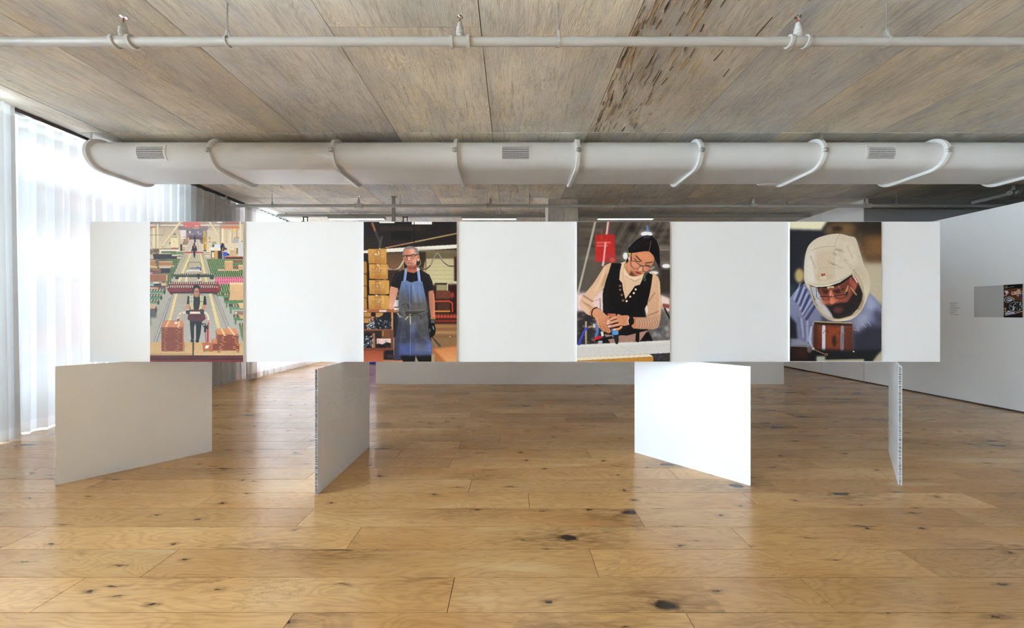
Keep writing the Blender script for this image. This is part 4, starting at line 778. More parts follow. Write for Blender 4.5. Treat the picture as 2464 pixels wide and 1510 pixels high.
    # brows, eyes, glasses, nose, mouth
    c.line([585, 640, 640, 700, 730, 790], 26, (44, 30, 32), .95, 3); c.line([850, 845, 960, 830, 1040, 810], 24, (44, 30, 32), .95, 3); c.line([545, 720, 600, 790, 690, 810], 22, (50, 34, 34), .9, 5); c.ell(600, 735, 50, 24, (206, 136, 104), .8, 10, .5); c.line([840, 890, 900, 910, 970, 920], 20, (50, 34, 34), .9, 5); c.line([530, 690, 570, 770], 14, (120, 70, 56), .7, 6)
    c.line([450, 560, 450, 660, 450, 760], 28, (50, 56, 64)); c.line([440, 560, 440, 660], 10, (220, 226, 230), .8); c.line([440, 770, 560, 800, 700, 900, 700, 950, 640, 1000, 540, 1000, 440, 910, 440, 770], 17, (52, 56, 60)); c.poly([455, 790, 560, 815, 690, 905, 640, 990, 540, 990, 455, 900], (226, 150, 130), .55, 10); c.line([700, 910, 780, 930], 22, (40, 42, 46)); c.line([780, 930, 880, 920, 1010, 970, 960, 1050, 860, 1100, 780, 1060, 770, 940], 17, (50, 54, 58)); c.poly([795, 950, 890, 945, 990, 985, 900, 1080, 800, 1050], (222, 150, 132), .6, 10); c.line([1010, 970, 1070, 860, 1110, 750], 22, (60, 76, 60)); c.line([1000, 1000, 1090, 960], 40, (190, 210, 220), .7, 6); c.line([860, 1105, 980, 1090, 1040, 1020], 10, (120, 126, 130)); c.line([500, 970, 640, 985], 6, (230, 230, 236), .7)
    c.poly([720, 920, 760, 960, 750, 1060, 690, 1090, 640, 1020], (240, 178, 140), .9, 14); c.line([630, 1030, 690, 1080, 750, 1075], 16, (150, 88, 66), .8, 6); c.ell(690, 1040, 26, 30, (252, 208, 176), .7, 10)
    c.poly([560, 1070, 640, 1090, 740, 1120, 720, 1150, 640, 1150, 590, 1120], (160, 72, 66), 1, 4); c.line([560, 1075, 650, 1110, 740, 1125], 9, (90, 36, 38), .9, 2); c.line([520, 1060, 560, 1100], 10, (150, 90, 66), .6, 5)
    c.line([790, 1150, 830, 1230, 855, 1290, 830, 1340, 805, 1300, 820, 1230, 900, 1120], 9, (130, 200, 160), 1, 0, True)
    # bench, hands and nail gun
    B()
    c.poly([0, 1150, 850, 1110, 1200, 1090, 2000, 1050, 2000, 1330, 1400, 1350, 0, 1420], (216, 214, 210)); c.poly([0, 1150, 2000, 1050, 2000, 1110, 0, 1210], (228, 226, 222), .8, 12); c.line([930, 1170, 1260, 1330], 5, (170, 168, 166), .8)
    for k in range(5): c.line([0, 1200 + k * 44, 1990, 1100 + k * 50], 4, (196, 194, 190), .7)
    c.poly([0, 1420, 1560, 1345, 1630, 1400, 0, 1490], (236, 224, 200)); c.poly([0, 1490, 1630, 1405, 1630, 1512, 0, 1512], (206, 150, 70)); [c.line([0, 1490 + k * 12, 1630, 1420 + k * 24], 5, (166, 110, 44), .6) for k in range(4)]; c.poly([1540, 1345, 2000, 1320, 2000, 1512, 1640, 1512, 1640, 1395], (60, 58, 62), 1, 2); c.specks(1650, 1380, 1990, 1510, 40, 12, 34, [(150, 146, 140), (100, 96, 92), (30, 30, 34)], 4, .7, .5, 10); c.line([1730, 1330, 1790, 1390], 16, (70, 60, 150), .8, 2)
    c.line([50, 1140, 110, 980, 180, 830, 270, 760], 44, (66, 70, 206), 1, 1, True); c.line([40, 1110, 110, 950, 190, 800], 8, (130, 150, 240), .8, 1, True); c.line([260, 770, 370, 745], 40, (190, 150, 90)); c.rect(350, 700, 400, 780, (206, 206, 210)); c.line([425, 690, 440, 840, 400, 1000], 46, (88, 140, 206), 1, 1, True); c.rect(470, 760, 560, 960, (50, 50, 70), .9, 6); c.poly([510, 870, 560, 860, 580, 960, 530, 970], (226, 224, 226)); c.poly([365, 1020, 430, 965, 520, 960, 540, 1000, 400, 1080, 370, 1060], (206, 40, 50)); c.poly([390, 1050, 760, 950, 800, 1010, 400, 1085], (26, 26, 28)); c.line([520, 1000, 780, 960], 10, (84, 84, 88)); c.rect(640, 600, 740, 800, (60, 56, 130), 1, 6); c.rect(460, 1060, 550, 1120, (190, 196, 210), .9)
    c.poly([740, 800, 885, 830, 890, 920, 760, 990], (104, 166, 222)); c.line([760, 830, 775, 980], 14, (60, 120, 196)); c.poly([775, 940, 890, 930, 900, 1040, 880, 1130, 830, 1130], (50, 46, 44)); c.specks(780, 940, 890, 1100, 14, 6, 16, [(110, 100, 84), (26, 24, 24)], 3); c.line([1300, 880, 1300, 1060], 70, (26, 24, 26), 1, 3); c.poly([1260, 900, 1340, 900, 1330, 1070, 1250, 1070], (26, 24, 26))
    c.poly([270, 420, 330, 350, 430, 350, 540, 430, 640, 520, 700, 560, 650, 640, 660, 740, 730, 850, 690, 900, 600, 870, 520, 820, 440, 740, 420, 640, 370, 590, 290, 520], ((226, 166, 128), (206, 138, 100)), 1, 2, True); c.line([430, 560, 470, 720], 12, (250, 206, 170), .7, 5); c.line([480, 700, 560, 850], 10, (150, 88, 60), .8, 3); c.line([560, 720, 640, 880], 10, (150, 88, 60), .8, 3); c.line([610, 700, 690, 860], 10, (160, 96, 66), .7, 3); c.line([640, 560, 600, 660], 14, (176, 112, 82), .7, 6); c.line([540, 840, 560, 830], 14, (230, 210, 130))
    c.line([430, 350, 350, 390, 320, 470, 330, 540, 380, 590], 26, (70, 36, 36), 1, 0, True); [c.ell(430 + k * 22, 350 + k * 13, 9, 9, (60, 34, 34)) for k in range(5)]
    for q, w_ in (([960, 560, 860, 560, 740, 600, 670, 650], 62), ([960, 620, 850, 640, 720, 680, 660, 695], 56), ([960, 700, 880, 720, 760, 750, 690, 755], 56), ([950, 770, 900, 810, 800, 825], 52)): c.line(q, w_, (222, 158, 122), 1, 1, True); c.line([(a if i % 2 == 0 else a - 12) for i, a in enumerate(q)], 14, (246, 200, 170), .6, 4, True); c.line([(a if i % 2 == 0 else a + 26) for i, a in enumerate(q)], 10, (150, 90, 66), .7, 3, True); c.ell(q[-2] + 6, q[-1], 26, 16, (244, 214, 210))
    c.poly([880, 490, 960, 520, 1110, 530, 1110, 710, 980, 740, 900, 690, 850, 560], (216, 150, 112), 1, 3, True); c.poly([660, 500, 740, 480, 830, 490, 820, 540, 700, 560], (206, 130, 100), 1, 3, True); c.ell(690, 492, 36, 18, (190, 90, 80)); c.line([980, 560, 1020, 640, 990, 700], 8, (160, 96, 70), .6, 4); c.poly([1190, 560, 1275, 560, 1265, 740, 1220, 800, 1170, 760], (206, 136, 96), 1, 2); c.ell(1165, 640, 62, 84, (22, 22, 24)); c.line([1110, 560, 1095, 640, 1112, 720], 12, (220, 224, 228), 1, 0, True); c.rect(1130, 545, 1200, 580, (30, 30, 32)); c.line([640, 520, 740, 560], 20, (30, 26, 40), .0)
    c.noise(4, 2, 3)
    return c.im


def print_hood():
    c = Paint(1900, 533, 220, 336, base=(60, 52, 44))
    G = lambda: c.tile(1885, 520, 4.194)
    F = lambda: c.tile(1925, 640, 9.437)
    G()
    c.rect(50, 40, 480, 760, ((46, 46, 52), (38, 42, 56)), 1, 20); c.rect(430, 40, 1000, 470, ((60, 48, 36), (130, 96, 62)), 1, 40); c.rect(780, 430, 1000, 900, ((196, 184, 160), (206, 196, 170)), 1, 30); c.rect(820, 180, 1000, 440, (146, 106, 66), .8, 40); c.rect(760, 50, 1000, 180, (48, 40, 32), .9, 30)
    c.poly([50, 50, 440, 50, 380, 140, 60, 130], (240, 236, 206), 1, 12); c.ell(560, 120, 110, 50, (150, 116, 74), .8, 30); c.ell(540, 125, 60, 26, (44, 34, 26), .9, 14); c.ell(660, 130, 60, 60, (140, 112, 72), .7, 24); c.ell(450, 150, 40, 40, (130, 112, 84), .7, 18); c.line([770, 160, 780, 420], 30, (96, 82, 62), .7, 16); c.rect(800, 400, 1000, 460, (90, 66, 46), .7, 24)
    c.ell(160, 598, 46, 72, (196, 176, 120), 1, 12); c.rect(60, 690, 130, 800, (60, 90, 110), .5, 20)
    # coverall
    c.poly([60, 830, 130, 740, 215, 675, 330, 820, 480, 1040, 640, 1050, 780, 950, 870, 770, 960, 870, 1000, 980, 1000, 1480, 60, 1480], ((150, 156, 190), (110, 112, 136)), 1, 3)
    c.poly([60, 1000, 130, 1080, 140, 1240, 60, 1300], (30, 28, 36), .95, 10); c.poly([690, 1100, 800, 1080, 1000, 1100, 1000, 1480, 680, 1480], (44, 42, 56), .9, 30); c.poly([690, 1100, 760, 1000, 860, 960, 850, 1090, 740, 1180], (170, 172, 196), .8, 24); c.poly([900, 930, 1000, 980, 1000, 1080, 930, 1090], (66, 64, 80), .8, 20); c.poly([850, 800, 950, 880, 900, 960, 830, 930], (176, 180, 206), .8, 20)
    for q in ([190, 700, 130, 860], [230, 740, 170, 900], [260, 800, 190, 960], [300, 860, 210, 1010], [320, 900, 230, 1040]): c.line(q, 22, (44, 50, 90), .85, 6); c.line([a - 22 for a in q], 12, (206, 212, 236), .8, 5)
    for k in range(6): c.line([150 + k * 30, 1020 + k * 12, 180 + k * 20, 1200 + k * 20], 14, (196, 200, 224) if k % 2 else (100, 104, 134), .7, 6)
    for q in ([740, 1120, 760, 1160], [780, 1080, 830, 1120], [850, 1060, 880, 1110], [700, 1140, 740, 1150]): c.line(q, 5, (206, 206, 220), .7, 1)
    c.poly([380, 1000, 470, 1060, 640, 1060, 600, 1090, 380, 1060], (60, 58, 72), .8, 14); c.line([280, 1120, 260, 1250, 290, 1320], 20, (206, 210, 232), .8, 4); c.line([300, 1120, 290, 1290], 10, (76, 78, 100), .8, 4)
    # hood
    c.poly([208, 560, 215, 420, 250, 300, 330, 225, 450, 186, 560, 176, 660, 200, 725, 225, 770, 360, 810, 490, 858, 600, 868, 720, 850, 800, 810, 900, 760, 980, 680, 1040, 560, 1060, 470, 1045, 380, 970, 320, 890, 280, 780, 215, 665], (222, 210, 190), 1, 1, True)
    c.poly([212, 560, 230, 400, 300, 300, 330, 600, 320, 690, 215, 650], (236, 230, 220), .8, 20); c.poly([560, 180, 725, 230, 800, 480, 860, 610, 860, 720, 780, 640, 700, 560, 560, 400], (206, 190, 164), .7, 30); c.poly([560, 230, 700, 260, 760, 480, 640, 520], (232, 222, 204), .7, 30); c.poly([330, 360, 520, 330, 500, 620, 330, 620], (214, 196, 170), .8, 20)
    c.line([275, 350, 330, 325, 430, 305, 520, 305], 4, (150, 128, 102), .7, 1, True); c.line([522, 300, 528, 240, 560, 190], 4, (160, 138, 112), .6, 1, True); c.line([280, 400, 300, 500, 320, 600], 3, (160, 138, 112), .6); c.line([510, 330, 505, 600], 3, (160, 138, 112), .5); c.line([310, 530, 420, 515, 600, 525], 4, (180, 158, 130), .5, 1)
    for q in ([525, 330, 590, 352], [455, 462, 515, 492], [500, 372, 538, 400], [272, 402, 292, 440], [490, 484, 580, 522], [560, 350, 604, 372], [300, 455, 330, 520], [620, 440, 690, 520], [640, 300, 700, 420]): c.line(q, 16, (170, 148, 118), .55, 7); c.line([a + 12 for a in q], 10, (246, 240, 228), .6, 6)
    for q in ([470, 470, 520, 495], [525, 335, 580, 350], [508, 376, 530, 392]): c.line(q, 5, (120, 98, 72), .7, 2)
    c.poly([320, 590, 500, 590, 510, 640, 330, 660], (206, 184, 150), .6, 14); c.poly([370, 600, 430, 600, 432, 635, 370, 635], (226, 216, 194), .8, 2)
    c.poly([215, 655, 330, 700, 450, 690, 580, 655, 700, 580, 705, 560, 560, 640, 420, 680, 300, 680], (206, 196, 172), 1, 2); c.line([230, 665, 330, 705, 450, 698, 590, 660, 705, 580], 9, (240, 232, 212), .9, 1, True); c.line([240, 680, 340, 716, 460, 708, 590, 672, 690, 600], 4, (130, 112, 84), .9, 0, True)
    c.line([700, 540, 760, 620, 800, 720, 790, 820], 8, (150, 126, 94), .7, 4, True); c.specks(560, 220, 860, 720, 40, 3, 12, [(176, 150, 116), (190, 168, 136)], 6, .5, 1., 5)
    # visor opening and face
    c.poly([265, 690, 330, 714, 450, 708, 590, 672, 705, 590, 760, 690, 790, 760, 790, 850, 750, 930, 680, 1000, 560, 1035, 470, 1020, 400, 960, 330, 890, 285, 790], (54, 40, 36), 1, 2); c.poly([268, 700, 330, 714, 350, 760, 420, 870, 470, 930, 500, 1030, 440, 1005, 340, 890, 285, 780], (190, 190, 200), 1, 6); c.poly([300, 860, 350, 820, 440, 900, 500, 1030, 430, 1000], (206, 202, 200), .8, 8)
    F()
    c.poly([430, 510, 620, 500, 900, 430, 1120, 260, 1200, 200, 1300, 400, 1150, 700, 1060, 900, 900, 1000, 760, 960, 600, 860, 500, 760, 460, 620], (146, 76, 56), 1, 10, True); c.poly([900, 460, 1180, 240, 1280, 420, 1180, 640, 980, 600], (120, 56, 44), .85, 24); c.poly([1150, 280, 1290, 420, 1230, 540, 1130, 400], (190, 100, 84), .8, 14)
    c.ell(560, 800, 90, 80, (196, 110, 84), .8, 24); c.ell(900, 760, 140, 60, (170, 90, 66), .8, 24); c.poly([540, 850, 680, 900, 760, 860, 900, 830, 1060, 820, 1200, 640, 1330, 460, 1420, 620, 1360, 860, 1200, 1040, 980, 1120, 780, 1180, 640, 980], (36, 28, 28), .95, 16); c.poly([740, 930, 940, 900, 1000, 980, 900, 1080, 780, 1060], (90, 50, 44), .85, 24); c.ell(850, 1000, 100, 50, (120, 66, 60), .7, 20)
    c.poly([640, 540, 720, 540, 790, 740, 860, 770, 780, 840, 720, 870, 670, 840, 660, 720], (206, 118, 90), 1, 12); c.line([690, 580, 690, 660], 22, (240, 190, 160), .8, 8); c.ell(715, 800, 44, 60, (224, 140, 112), .8, 14); c.line([680, 870, 740, 890, 820, 850], 18, (84, 40, 34), .8, 8)
    c.poly([450, 490, 620, 480, 820, 440, 1000, 360, 1190, 210, 1180, 180, 900, 370, 640, 460], (28, 24, 26), 1, 4); c.line([500, 540, 640, 570], 40, (60, 36, 32), .9, 14); c.line([760, 570, 960, 520], 44, (52, 32, 30), .9, 14); c.ell(570, 600, 60, 30, (70, 40, 34), .9, 12); c.ell(850, 590, 70, 30, (66, 38, 34), .9, 12)
    c.poly([610, 470, 760, 450, 768, 490, 612, 510], (214, 200, 160)); c.ell(688, 488, 14, 8, (60, 50, 40))
    c.line([370, 500, 375, 700], 14, (60, 60, 66)); c.line([385, 500, 390, 690], 10, (236, 236, 240)); c.line([380, 710, 460, 770], 8, (40, 38, 42)); c.line([450, 695, 620, 685, 680, 700, 760, 675, 1040, 640], 15, (34, 28, 32)); c.line([680, 700, 660, 760, 560, 770, 480, 745], 10, (50, 40, 42)); c.line([760, 680, 820, 730, 950, 740, 1050, 690], 14, (44, 34, 36)); c.ell(745, 672, 10, 9, (240, 236, 230)); c.poly([1000, 620, 1080, 430, 1100, 440, 1050, 620, 1030, 660], (206, 160, 110), 1, 3); c.ell(1050, 625, 36, 50, (56, 50, 46), 1, 3, .3)
    c.line([1140, 480, 1270, 650], 26, (230, 180, 130), .9, 6); c.line([860, 440, 920, 530], 20, (190, 120, 84), .8, 6); c.line([1110, 520, 1120, 600], 26, (200, 140, 96), .8, 8); c.line([1250, 420, 1220, 540], 24, (196, 110, 76), .8, 8); c.line([1150, 260, 1120, 380], 12, (206, 170, 150), .7, 4)
    c.line([1190, 195, 1290, 370], 26, (236, 226, 230), 1, 2); c.line([1210, 190, 1330, 400], 10, (160, 40, 60), 1, 1)
    c.line([210, 420, 260, 640, 330, 850, 450, 1030, 590, 1160, 740, 1220, 960, 1200, 1180, 1130, 1340, 1010, 1420, 860, 1440, 640, 1360, 420, 1220, 170], 34, (200, 184, 150), 1, 2, True); c.line([230, 440, 280, 650, 350, 860, 470, 1030, 600, 1140, 740, 1196, 960, 1176, 1170, 1106, 1320, 990, 1396, 850, 1412, 650, 1340, 430], 9, (110, 90, 62), .8, 1, True); c.poly([1290, 1000, 1420, 700, 1430, 820, 1370, 980], (170, 136, 90), .7, 8); c.line([720, 1225, 960, 1215, 1180, 1140], 10, (236, 224, 196), .8, 2, True)
    # three-character mark on the hood
    R = (176, 24, 44)
    c.line([474, 180, 500, 174, 508, 184, 490, 196, 508, 206, 504, 220, 474, 224], 12, R); c.line([514, 222, 518, 176, 538, 208, 552, 168, 560, 212], 13, R)
    # rusty plate
    G()
    c.poly([310, 1062, 690, 1078, 690, 1360, 300, 1350], ((130, 62, 34), (100, 46, 28)), 1, 1); c.poly([310, 1062, 690, 1078, 690, 1108, 310, 1094], (50, 32, 26), .9, 4); c.line([312, 1062, 420, 1068, 690, 1078], 9, (220, 196, 130), .9, 1); c.rect(420, 1120, 575, 1340, (150, 72, 36), .7, 14); c.specks(320, 1110, 680, 1330, 60, 6, 24, [(84, 40, 26), (150, 76, 40), (60, 32, 24), (170, 90, 50)], 12, .5, 1., 4); c.ell(510, 1260, 18, 60, (40, 26, 22), .9, 10); c.rect(300, 1090, 340, 1350, (76, 38, 28), .8, 10); c.rect(630, 1120, 690, 1340, (96, 48, 32), .7, 12)
    c.line([405, 1115, 404, 1340], 34, (206, 206, 216)); c.line([400, 1180, 418, 1150], 6, (110, 100, 110)); c.line([592, 1118, 588, 1345], 32, (150, 148, 160)); c.line([596, 1180, 584, 1330], 10, (90, 84, 96), .8, 3)
    c.poly([60, 1330, 300, 1340, 690, 1355, 1000, 1340, 1000, 1480, 60, 1480], (20, 16, 20), 1, 12); c.poly([70, 1230, 160, 1240, 300, 1310, 240, 1320, 70, 1300], (140, 142, 160), .95, 8); c.poly([70, 1310, 240, 1312, 250, 1470, 70, 1470], (38, 22, 18), 1, 8); c.ell(180, 1380, 60, 40, (70, 34, 22), .7, 20); c.line([80, 1308, 250, 1316], 5, (206, 190, 160), .8, 1); c.ell(262, 1345, 24, 34, (110, 100, 90), .9, 4); c.ell(300, 1335, 14, 14, (206, 196, 180), .9, 3); c.line([310, 1345, 400, 1385, 430, 1395], 7, (190, 160, 110), .9, 1); c.ell(432, 1394, 16, 14, (150, 116, 70)); c.ell(432, 1394, 7, 6, (30, 22, 20)); c.ell(705, 1364, 8, 7, (250, 236, 206)); c.rect(330, 1412, 420, 1480, (176, 184, 164), 1, 8); c.line([420, 1460, 800, 1452], 26, (196, 190, 160), .9, 5); c.poly([1000, 1340, 1000, 1480, 880, 1480, 940, 1400], (206, 196, 164), .9, 10)
    c.noise(3, 2, 4)
    return c.im


def print_tools():
    c = Paint(2419, 683, 44, 81, W=90, H=200, base=(60, 40, 28))
    c.tile(2410, 670, 14.38)
    c.rect(120, 190, 800, 340, (22, 18, 20)); c.rect(120, 340, 800, 1360, ((104, 66, 42), (50, 34, 26))); c.rect(500, 360, 800, 800, (124, 74, 44), .6, 40)
    c.rect(165, 215, 270, 295, (130, 120, 96), .9, 8); c.line([130, 310, 330, 290, 440, 265, 480, 285], 12, (210, 206, 200), .9, 3); c.line([420, 345, 770, 330], 10, (140, 130, 120), .8, 3)
    c.poly([120, 470, 180, 400, 260, 395, 310, 460, 230, 560, 170, 590, 120, 580], (214, 214, 216), 1, 3); c.ell(165, 525, 46, 46, (200, 40, 40)); c.poly([120, 450, 160, 430, 230, 520, 200, 540], (40, 36, 40), .9, 3); c.specks(180, 400, 300, 480, 12, 8, 18, [(60, 60, 70), (240, 240, 240), (200, 80, 80)], 2)
    c.poly([390, 450, 700, 420, 710, 540, 400, 560], (214, 190, 170), 1, 3); c.ell(450, 495, 40, 26, (200, 60, 50), .9, 6); c.rect(580, 365, 685, 440, (222, 170, 136), 1, 4); c.line([570, 490, 690, 480], 20, (110, 110, 110), .9, 4); c.rect(570, 570, 640, 610, (226, 186, 150), 1, 5); c.poly([690, 540, 735, 540, 735, 680, 680, 680], (44, 64, 160), 1, 3); c.rect(740, 420, 800, 570, (216, 170, 140), 1, 4); c.ell(770, 690, 40, 60, (180, 84, 44), 1, 8)
    c.ell(322, 725, 172, 108, (226, 226, 230), 1, 2); c.ell(322, 725, 150, 92, (40, 38, 46), 1, 3); c.ell(330, 725, 110, 66, (200, 204, 210), 1, 4); c.line([250, 720, 370, 700], 24, (30, 28, 34), 1, 4); c.line([170, 780, 320, 820, 440, 780], 12, (70, 84, 150), .8, 2, True); c.specks(250, 690, 400, 780, 12, 8, 20, [(40, 40, 50), (220, 200, 150), (230, 230, 236)], 4)
    c.ell(530, 960, 270, 200, (24, 22, 28), 1, 6); c.ell(530, 970, 220, 172, (214, 212, 214), 1, 2); c.ell(530, 970, 208, 160, (30, 30, 36), 1, 2); c.specks(360, 830, 720, 1090, 60, 14, 50, [(226, 216, 196), (200, 206, 196), (240, 236, 226), (60, 60, 70), (150, 150, 140)], 5, .9); c.ell(520, 930, 40, 34, (30, 24, 20), 1, 4); c.ell(760, 800, 40, 40, (90, 150, 130), .8, 8)
    c.poly([120, 1020, 210, 1010, 215, 1220, 130, 1230], (226, 226, 220)); c.poly([128, 1035, 190, 1030, 195, 1210, 132, 1215], (30, 24, 30)); c.ell(150, 1070, 18, 22, (230, 200, 60)); c.rect(132, 1130, 180, 1160, (206, 170, 60)); c.poly([280, 1100, 480, 1160, 545, 1215, 170, 1290], (214, 212, 206), 1, 2); c.line([270, 1185, 420, 1150], 26, (76, 66, 180)); c.line([210, 1255, 480, 1210], 26, (110, 104, 190), .9, 2); c.line([560, 1190, 770, 1130], 36, (222, 190, 166), .9, 4)
    c.rect(120, 1300, 800, 1360, (20, 18, 20), .9, 10)
    return c.im


# ================================================================ the setting
# ---- floor: every plank near enough to tell apart is its own object
fl = MB().box(-6.4, 12.2, Y0 - .3, Y1 + .3, -.20, -.016).build('floor', M['black'], label='wide oak plank floor with knots and a soft sheen', cat='floor', kind='structure')
JOINTS = {-1: [-.991, .791, 2.6, -2.9], 0: [-.2965, 1.487, 3.3, -2.2], 1: [-1.922, .449, 2.22, 4.2, -3.9], 2: [-2.974, -.96, 1.394, 3.6, -4.9], 3: [-3.5, -1.383, .8485, 3.05, 5.3],
          4: [-4.4, -2.233, .123, 1.75, 3.42, 5.6], 5: [-5.3, -3.33, -.331, 2.074, 4.3], 6: [-4.1, -1.7, 1.375, 3.74, 5.8], 7: [-4.8, -2.63, -.56, 2.74, 4.9], 8: [-3.7, -1.1, .75, 3.2, 5.4]}
unit = MB().box(0, 1, 0, 1, -1, 0).mesh('plank'); unit.materials.append(M['oak'])
rn = random.Random(7)
KMIN, KMAX = -3, 28
for k in range(KMIN, KMAX):
    y0 = PL0 + k * PLW
    # row k = -1 lies in front of the first joint line
    js = JOINTS.get(k)
    half = 7.1 * max(1., 1.)
    if js is None:
        js, x = [], -5.9 + rn.uniform(-1.6, .2)
        while x < 7.2: x += rn.uniform(1.5, 2.5); js.append(x)
    xs = sorted([q for q in js if -6.0 < q < 7.0]); xs = [-6.2] + xs + [7.4]
    for a, b in zip(xs[:-1], xs[1:]):
        o = bpy.data.objects.new('plank', unit); coll.objects.link(o); o.parent = fl
        o.location = (a + .0016, y0 + .0016, 0); o.scale = (b - a - .0032, PLW - .0032, .015)
fb = MB()
fb.box(-6.2, 12., PL0 + KMAX * PLW, Y1, -.015, 0); fb.box(-6.2, 12., Y0, PL0 + KMIN * PLW, -.015, 0); fb.box(7.4, 12., PL0 + KMIN * PLW, PL0 + KMAX * PLW, -.015, 0)
fb.build('floor_boards', M['oak_far'], fl, kind='stuff')

# ---- ceiling: one piece per shuttering sheet
ce = MB().box(-6.4, 12.2, Y0 - .3, Y1 + .3, ZC + .0195, ZC + .3).build('ceiling', M['core_dark'], label='board-marked concrete ceiling cast against plywood sheets', cat='ceiling', kind='structure')
cu = MB().box(0, 1, 0, 1, 0, 1).mesh('ceiling_panel'); cu.materials.append(M['concrete'])
TINT = {-5: (.98, .95, .90), -4: (1.06, 1.02, .94), -3: (.97, .92, .84), -2: (.99, 1.0, 1.02), -1: (1.10, 1.07, .99), 0: (1.05, 1.03, .97), 1: (.88, .85, .80), 2: (.86, .87, .88), 3: (.98, .93, .83), 4: (.90, .88, .82)}
for col in range(-5, 11):
    x0 = -.25 + 1.22 * col; x1 = x0 + 1.22
    ys = [Y0 - .1, -10.26, -7.82, -5.38, -2.94, -.5, 1.94, 4.379, 6.82, 9.26, Y1 + .1]
    if col == -1: ys.insert(7, 2.774)
    for i, (a, b) in enumerate(zip(ys[:-1], ys[1:])):
        o = bpy.data.objects.new('ceiling_panel', cu); coll.objects.link(o); o.parent = ce
        drop = (.006 if a >= 4.37 else 0.) + rn.uniform(0, .003)
        o.location = (max(x0, -6.4) + .0032, a + .002, ZC - drop); o.scale = (x1 - max(x0, -6.4) - .0064, b - a - .004, .02 + drop)
        t = TINT.get(col, (.96, .95, .92)); v = rn.uniform(.94, 1.04)
        o.color = (t[0] * v, t[1] * v, t[2] * v, 1)

sl = MB(); sd = MB(); r2 = random.Random(21)                 # torn wood fibres left by the shuttering along one joint
for k in range(150):
    y = r2.uniform(2.3, 4.3); x = .99 + r2.random() ** 1.8 * .62 + (.45 if r2.random() < .12 else 0); l = r2.uniform(.03, .22); w_ = r2.uniform(.0015, .005)
    (sl if r2.random() < .6 else sd).bar((x, y, ZC - .001 - .002 * r2.random()), (x + r2.uniform(-.012, .012), y + l, ZC - .003), w_, .006)
sl.build('wood_fibres', M['fibre'], ce, kind='stuff'); sd.build('gouges', M['gouge'], ce, kind='stuff')

# ---- walls
def wall(name, x0, x1, y0, y1, z0, z1, mat, label):
    return MB().box(x0, x1, y0, y1, z0, z1).build(name, M[mat], label=label, cat='wall', kind='structure')
wall('wall_back', -6.4, 12.2, Y0 - .3, Y0, 0, ZC, 'white', 'white painted wall behind the viewpoint')
wall('wall_far', -6.4, 12.2, Y1, Y1 + .3, 0, ZC, 'white', 'white painted wall at the far end of the room')
wall('wall_outer', 12.0, 12.3, Y0, Y1, 0, ZC, 'grey_wall', 'unseen grey side wall added to keep the bay behind the partition dark')  # out of view; added to keep the bay dark
wl = wall('wall_left', -6.34, -5.82, 5.9, 7.15, 0, ZC, 'white', 'plain wall pier between the two curtained windows')
XP = 7.03
wr = MB(); wr.box(XP + .004, XP + .2, 6.99, Y1, 0.02, ZC).build('wall_right', M['partition'], label='tall white wall reaching the ceiling beyond the partition', cat='wall', kind='structure')
wr_o = bpy.data.objects['wall_right']
for a, b in ((6.905, 7.84), (7.84, 8.80), (8.80, 10.0), (10.0, 11.2)):
    MB().box(XP - .012, XP + .004, a + .003, b - .003, .02, ZC - .01).build('wall_panel', M['partition'], wr_o)
wall('wall_partition', XP, XP + .14, -2.6, 6.90, .018, 2.905, 'partition', 'cool white partition wall stopping short of the ceiling')
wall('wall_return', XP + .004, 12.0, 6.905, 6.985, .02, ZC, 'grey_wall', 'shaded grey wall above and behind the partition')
tr = MB(); tr.box(XP + .02, XP + .12, -2.6, 6.90, 0, .018); tr.build('baseboard_right', M['dark'], label='dark recessed shadow gap at the foot of the partition', cat='baseboard', kind='structure')
co = MB().box(.722, 1.32, 6.908, 7.50, 0, ZC).build('column', M['column'], label='square bare concrete column behind the display board', cat='column', kind='structure')

# ---- windows with frames and panes, the street outside
def window(name, ya, yb, n, label):
    w = thing(name, (XG, 0, 0), label=label, cat='window', kind='structure')
    fr = MB(); fr.box(-.06, .06, ya, yb, .0, .08); fr.box(-.06, .06, ya, yb, ZC - .10, ZC); fr.box(-.05, .05, ya, yb, 2.62, 2.74)
    step = (yb - ya) / n
    for i in range(n + 1): fr.box(-.05, .05, ya + i * step - .035, ya + i * step + .035, .08, ZC - .10)
    fr.build('window_frame', M['frame'], w)
    for i in range(n):
        for z0, z1 in ((.08, 2.62), (2.74, ZC - .10)):
            MB().box(-.006, .006, ya + i * step + .035, ya + (i + 1) * step - .035, z0, z1).build('pane', M['glass'], w)
window('window_1', Y0, 5.9, 11, 'tall glazed window behind the sheer curtain, run on bare and unseen to light the room')  # uncurtained stretch behind the camera is lengthened to light the board fronts
window('window_2', 7.15, Y1, 3, 'far tall window behind the sheer curtain')
MB().box(-40, -6.4, -30, 40, -.4, -.2).build('street', M['bounce_paving'], label='street outside the curtained windows, made pale to bounce light in', cat='street', kind='structure')
bb = thing('street_building', (-21, 22, -.2), label='red brick building across the street seen through the curtain', cat='building')
MB().box(-6, 0, -13, 14, 0, 13).build('facade', M['brick'], bb); MB().box(-6.2, .25, -13.3, 14.3, 13, 13.7).build('parapet', M['pale'], bb)
for z in (3.3, 7.4): MB().box(0, .22, -13, 14, z, z + 1.5).build('stone_band', M['pale'], bb)
for i in range(7):
    for z in (1.0, 5.1, 9.3): MB().box(0, .12, -12 + i * 3.8, -9.8 + i * 3.8, z, z + 2.0).build('facade_window', M['frame'], bb)

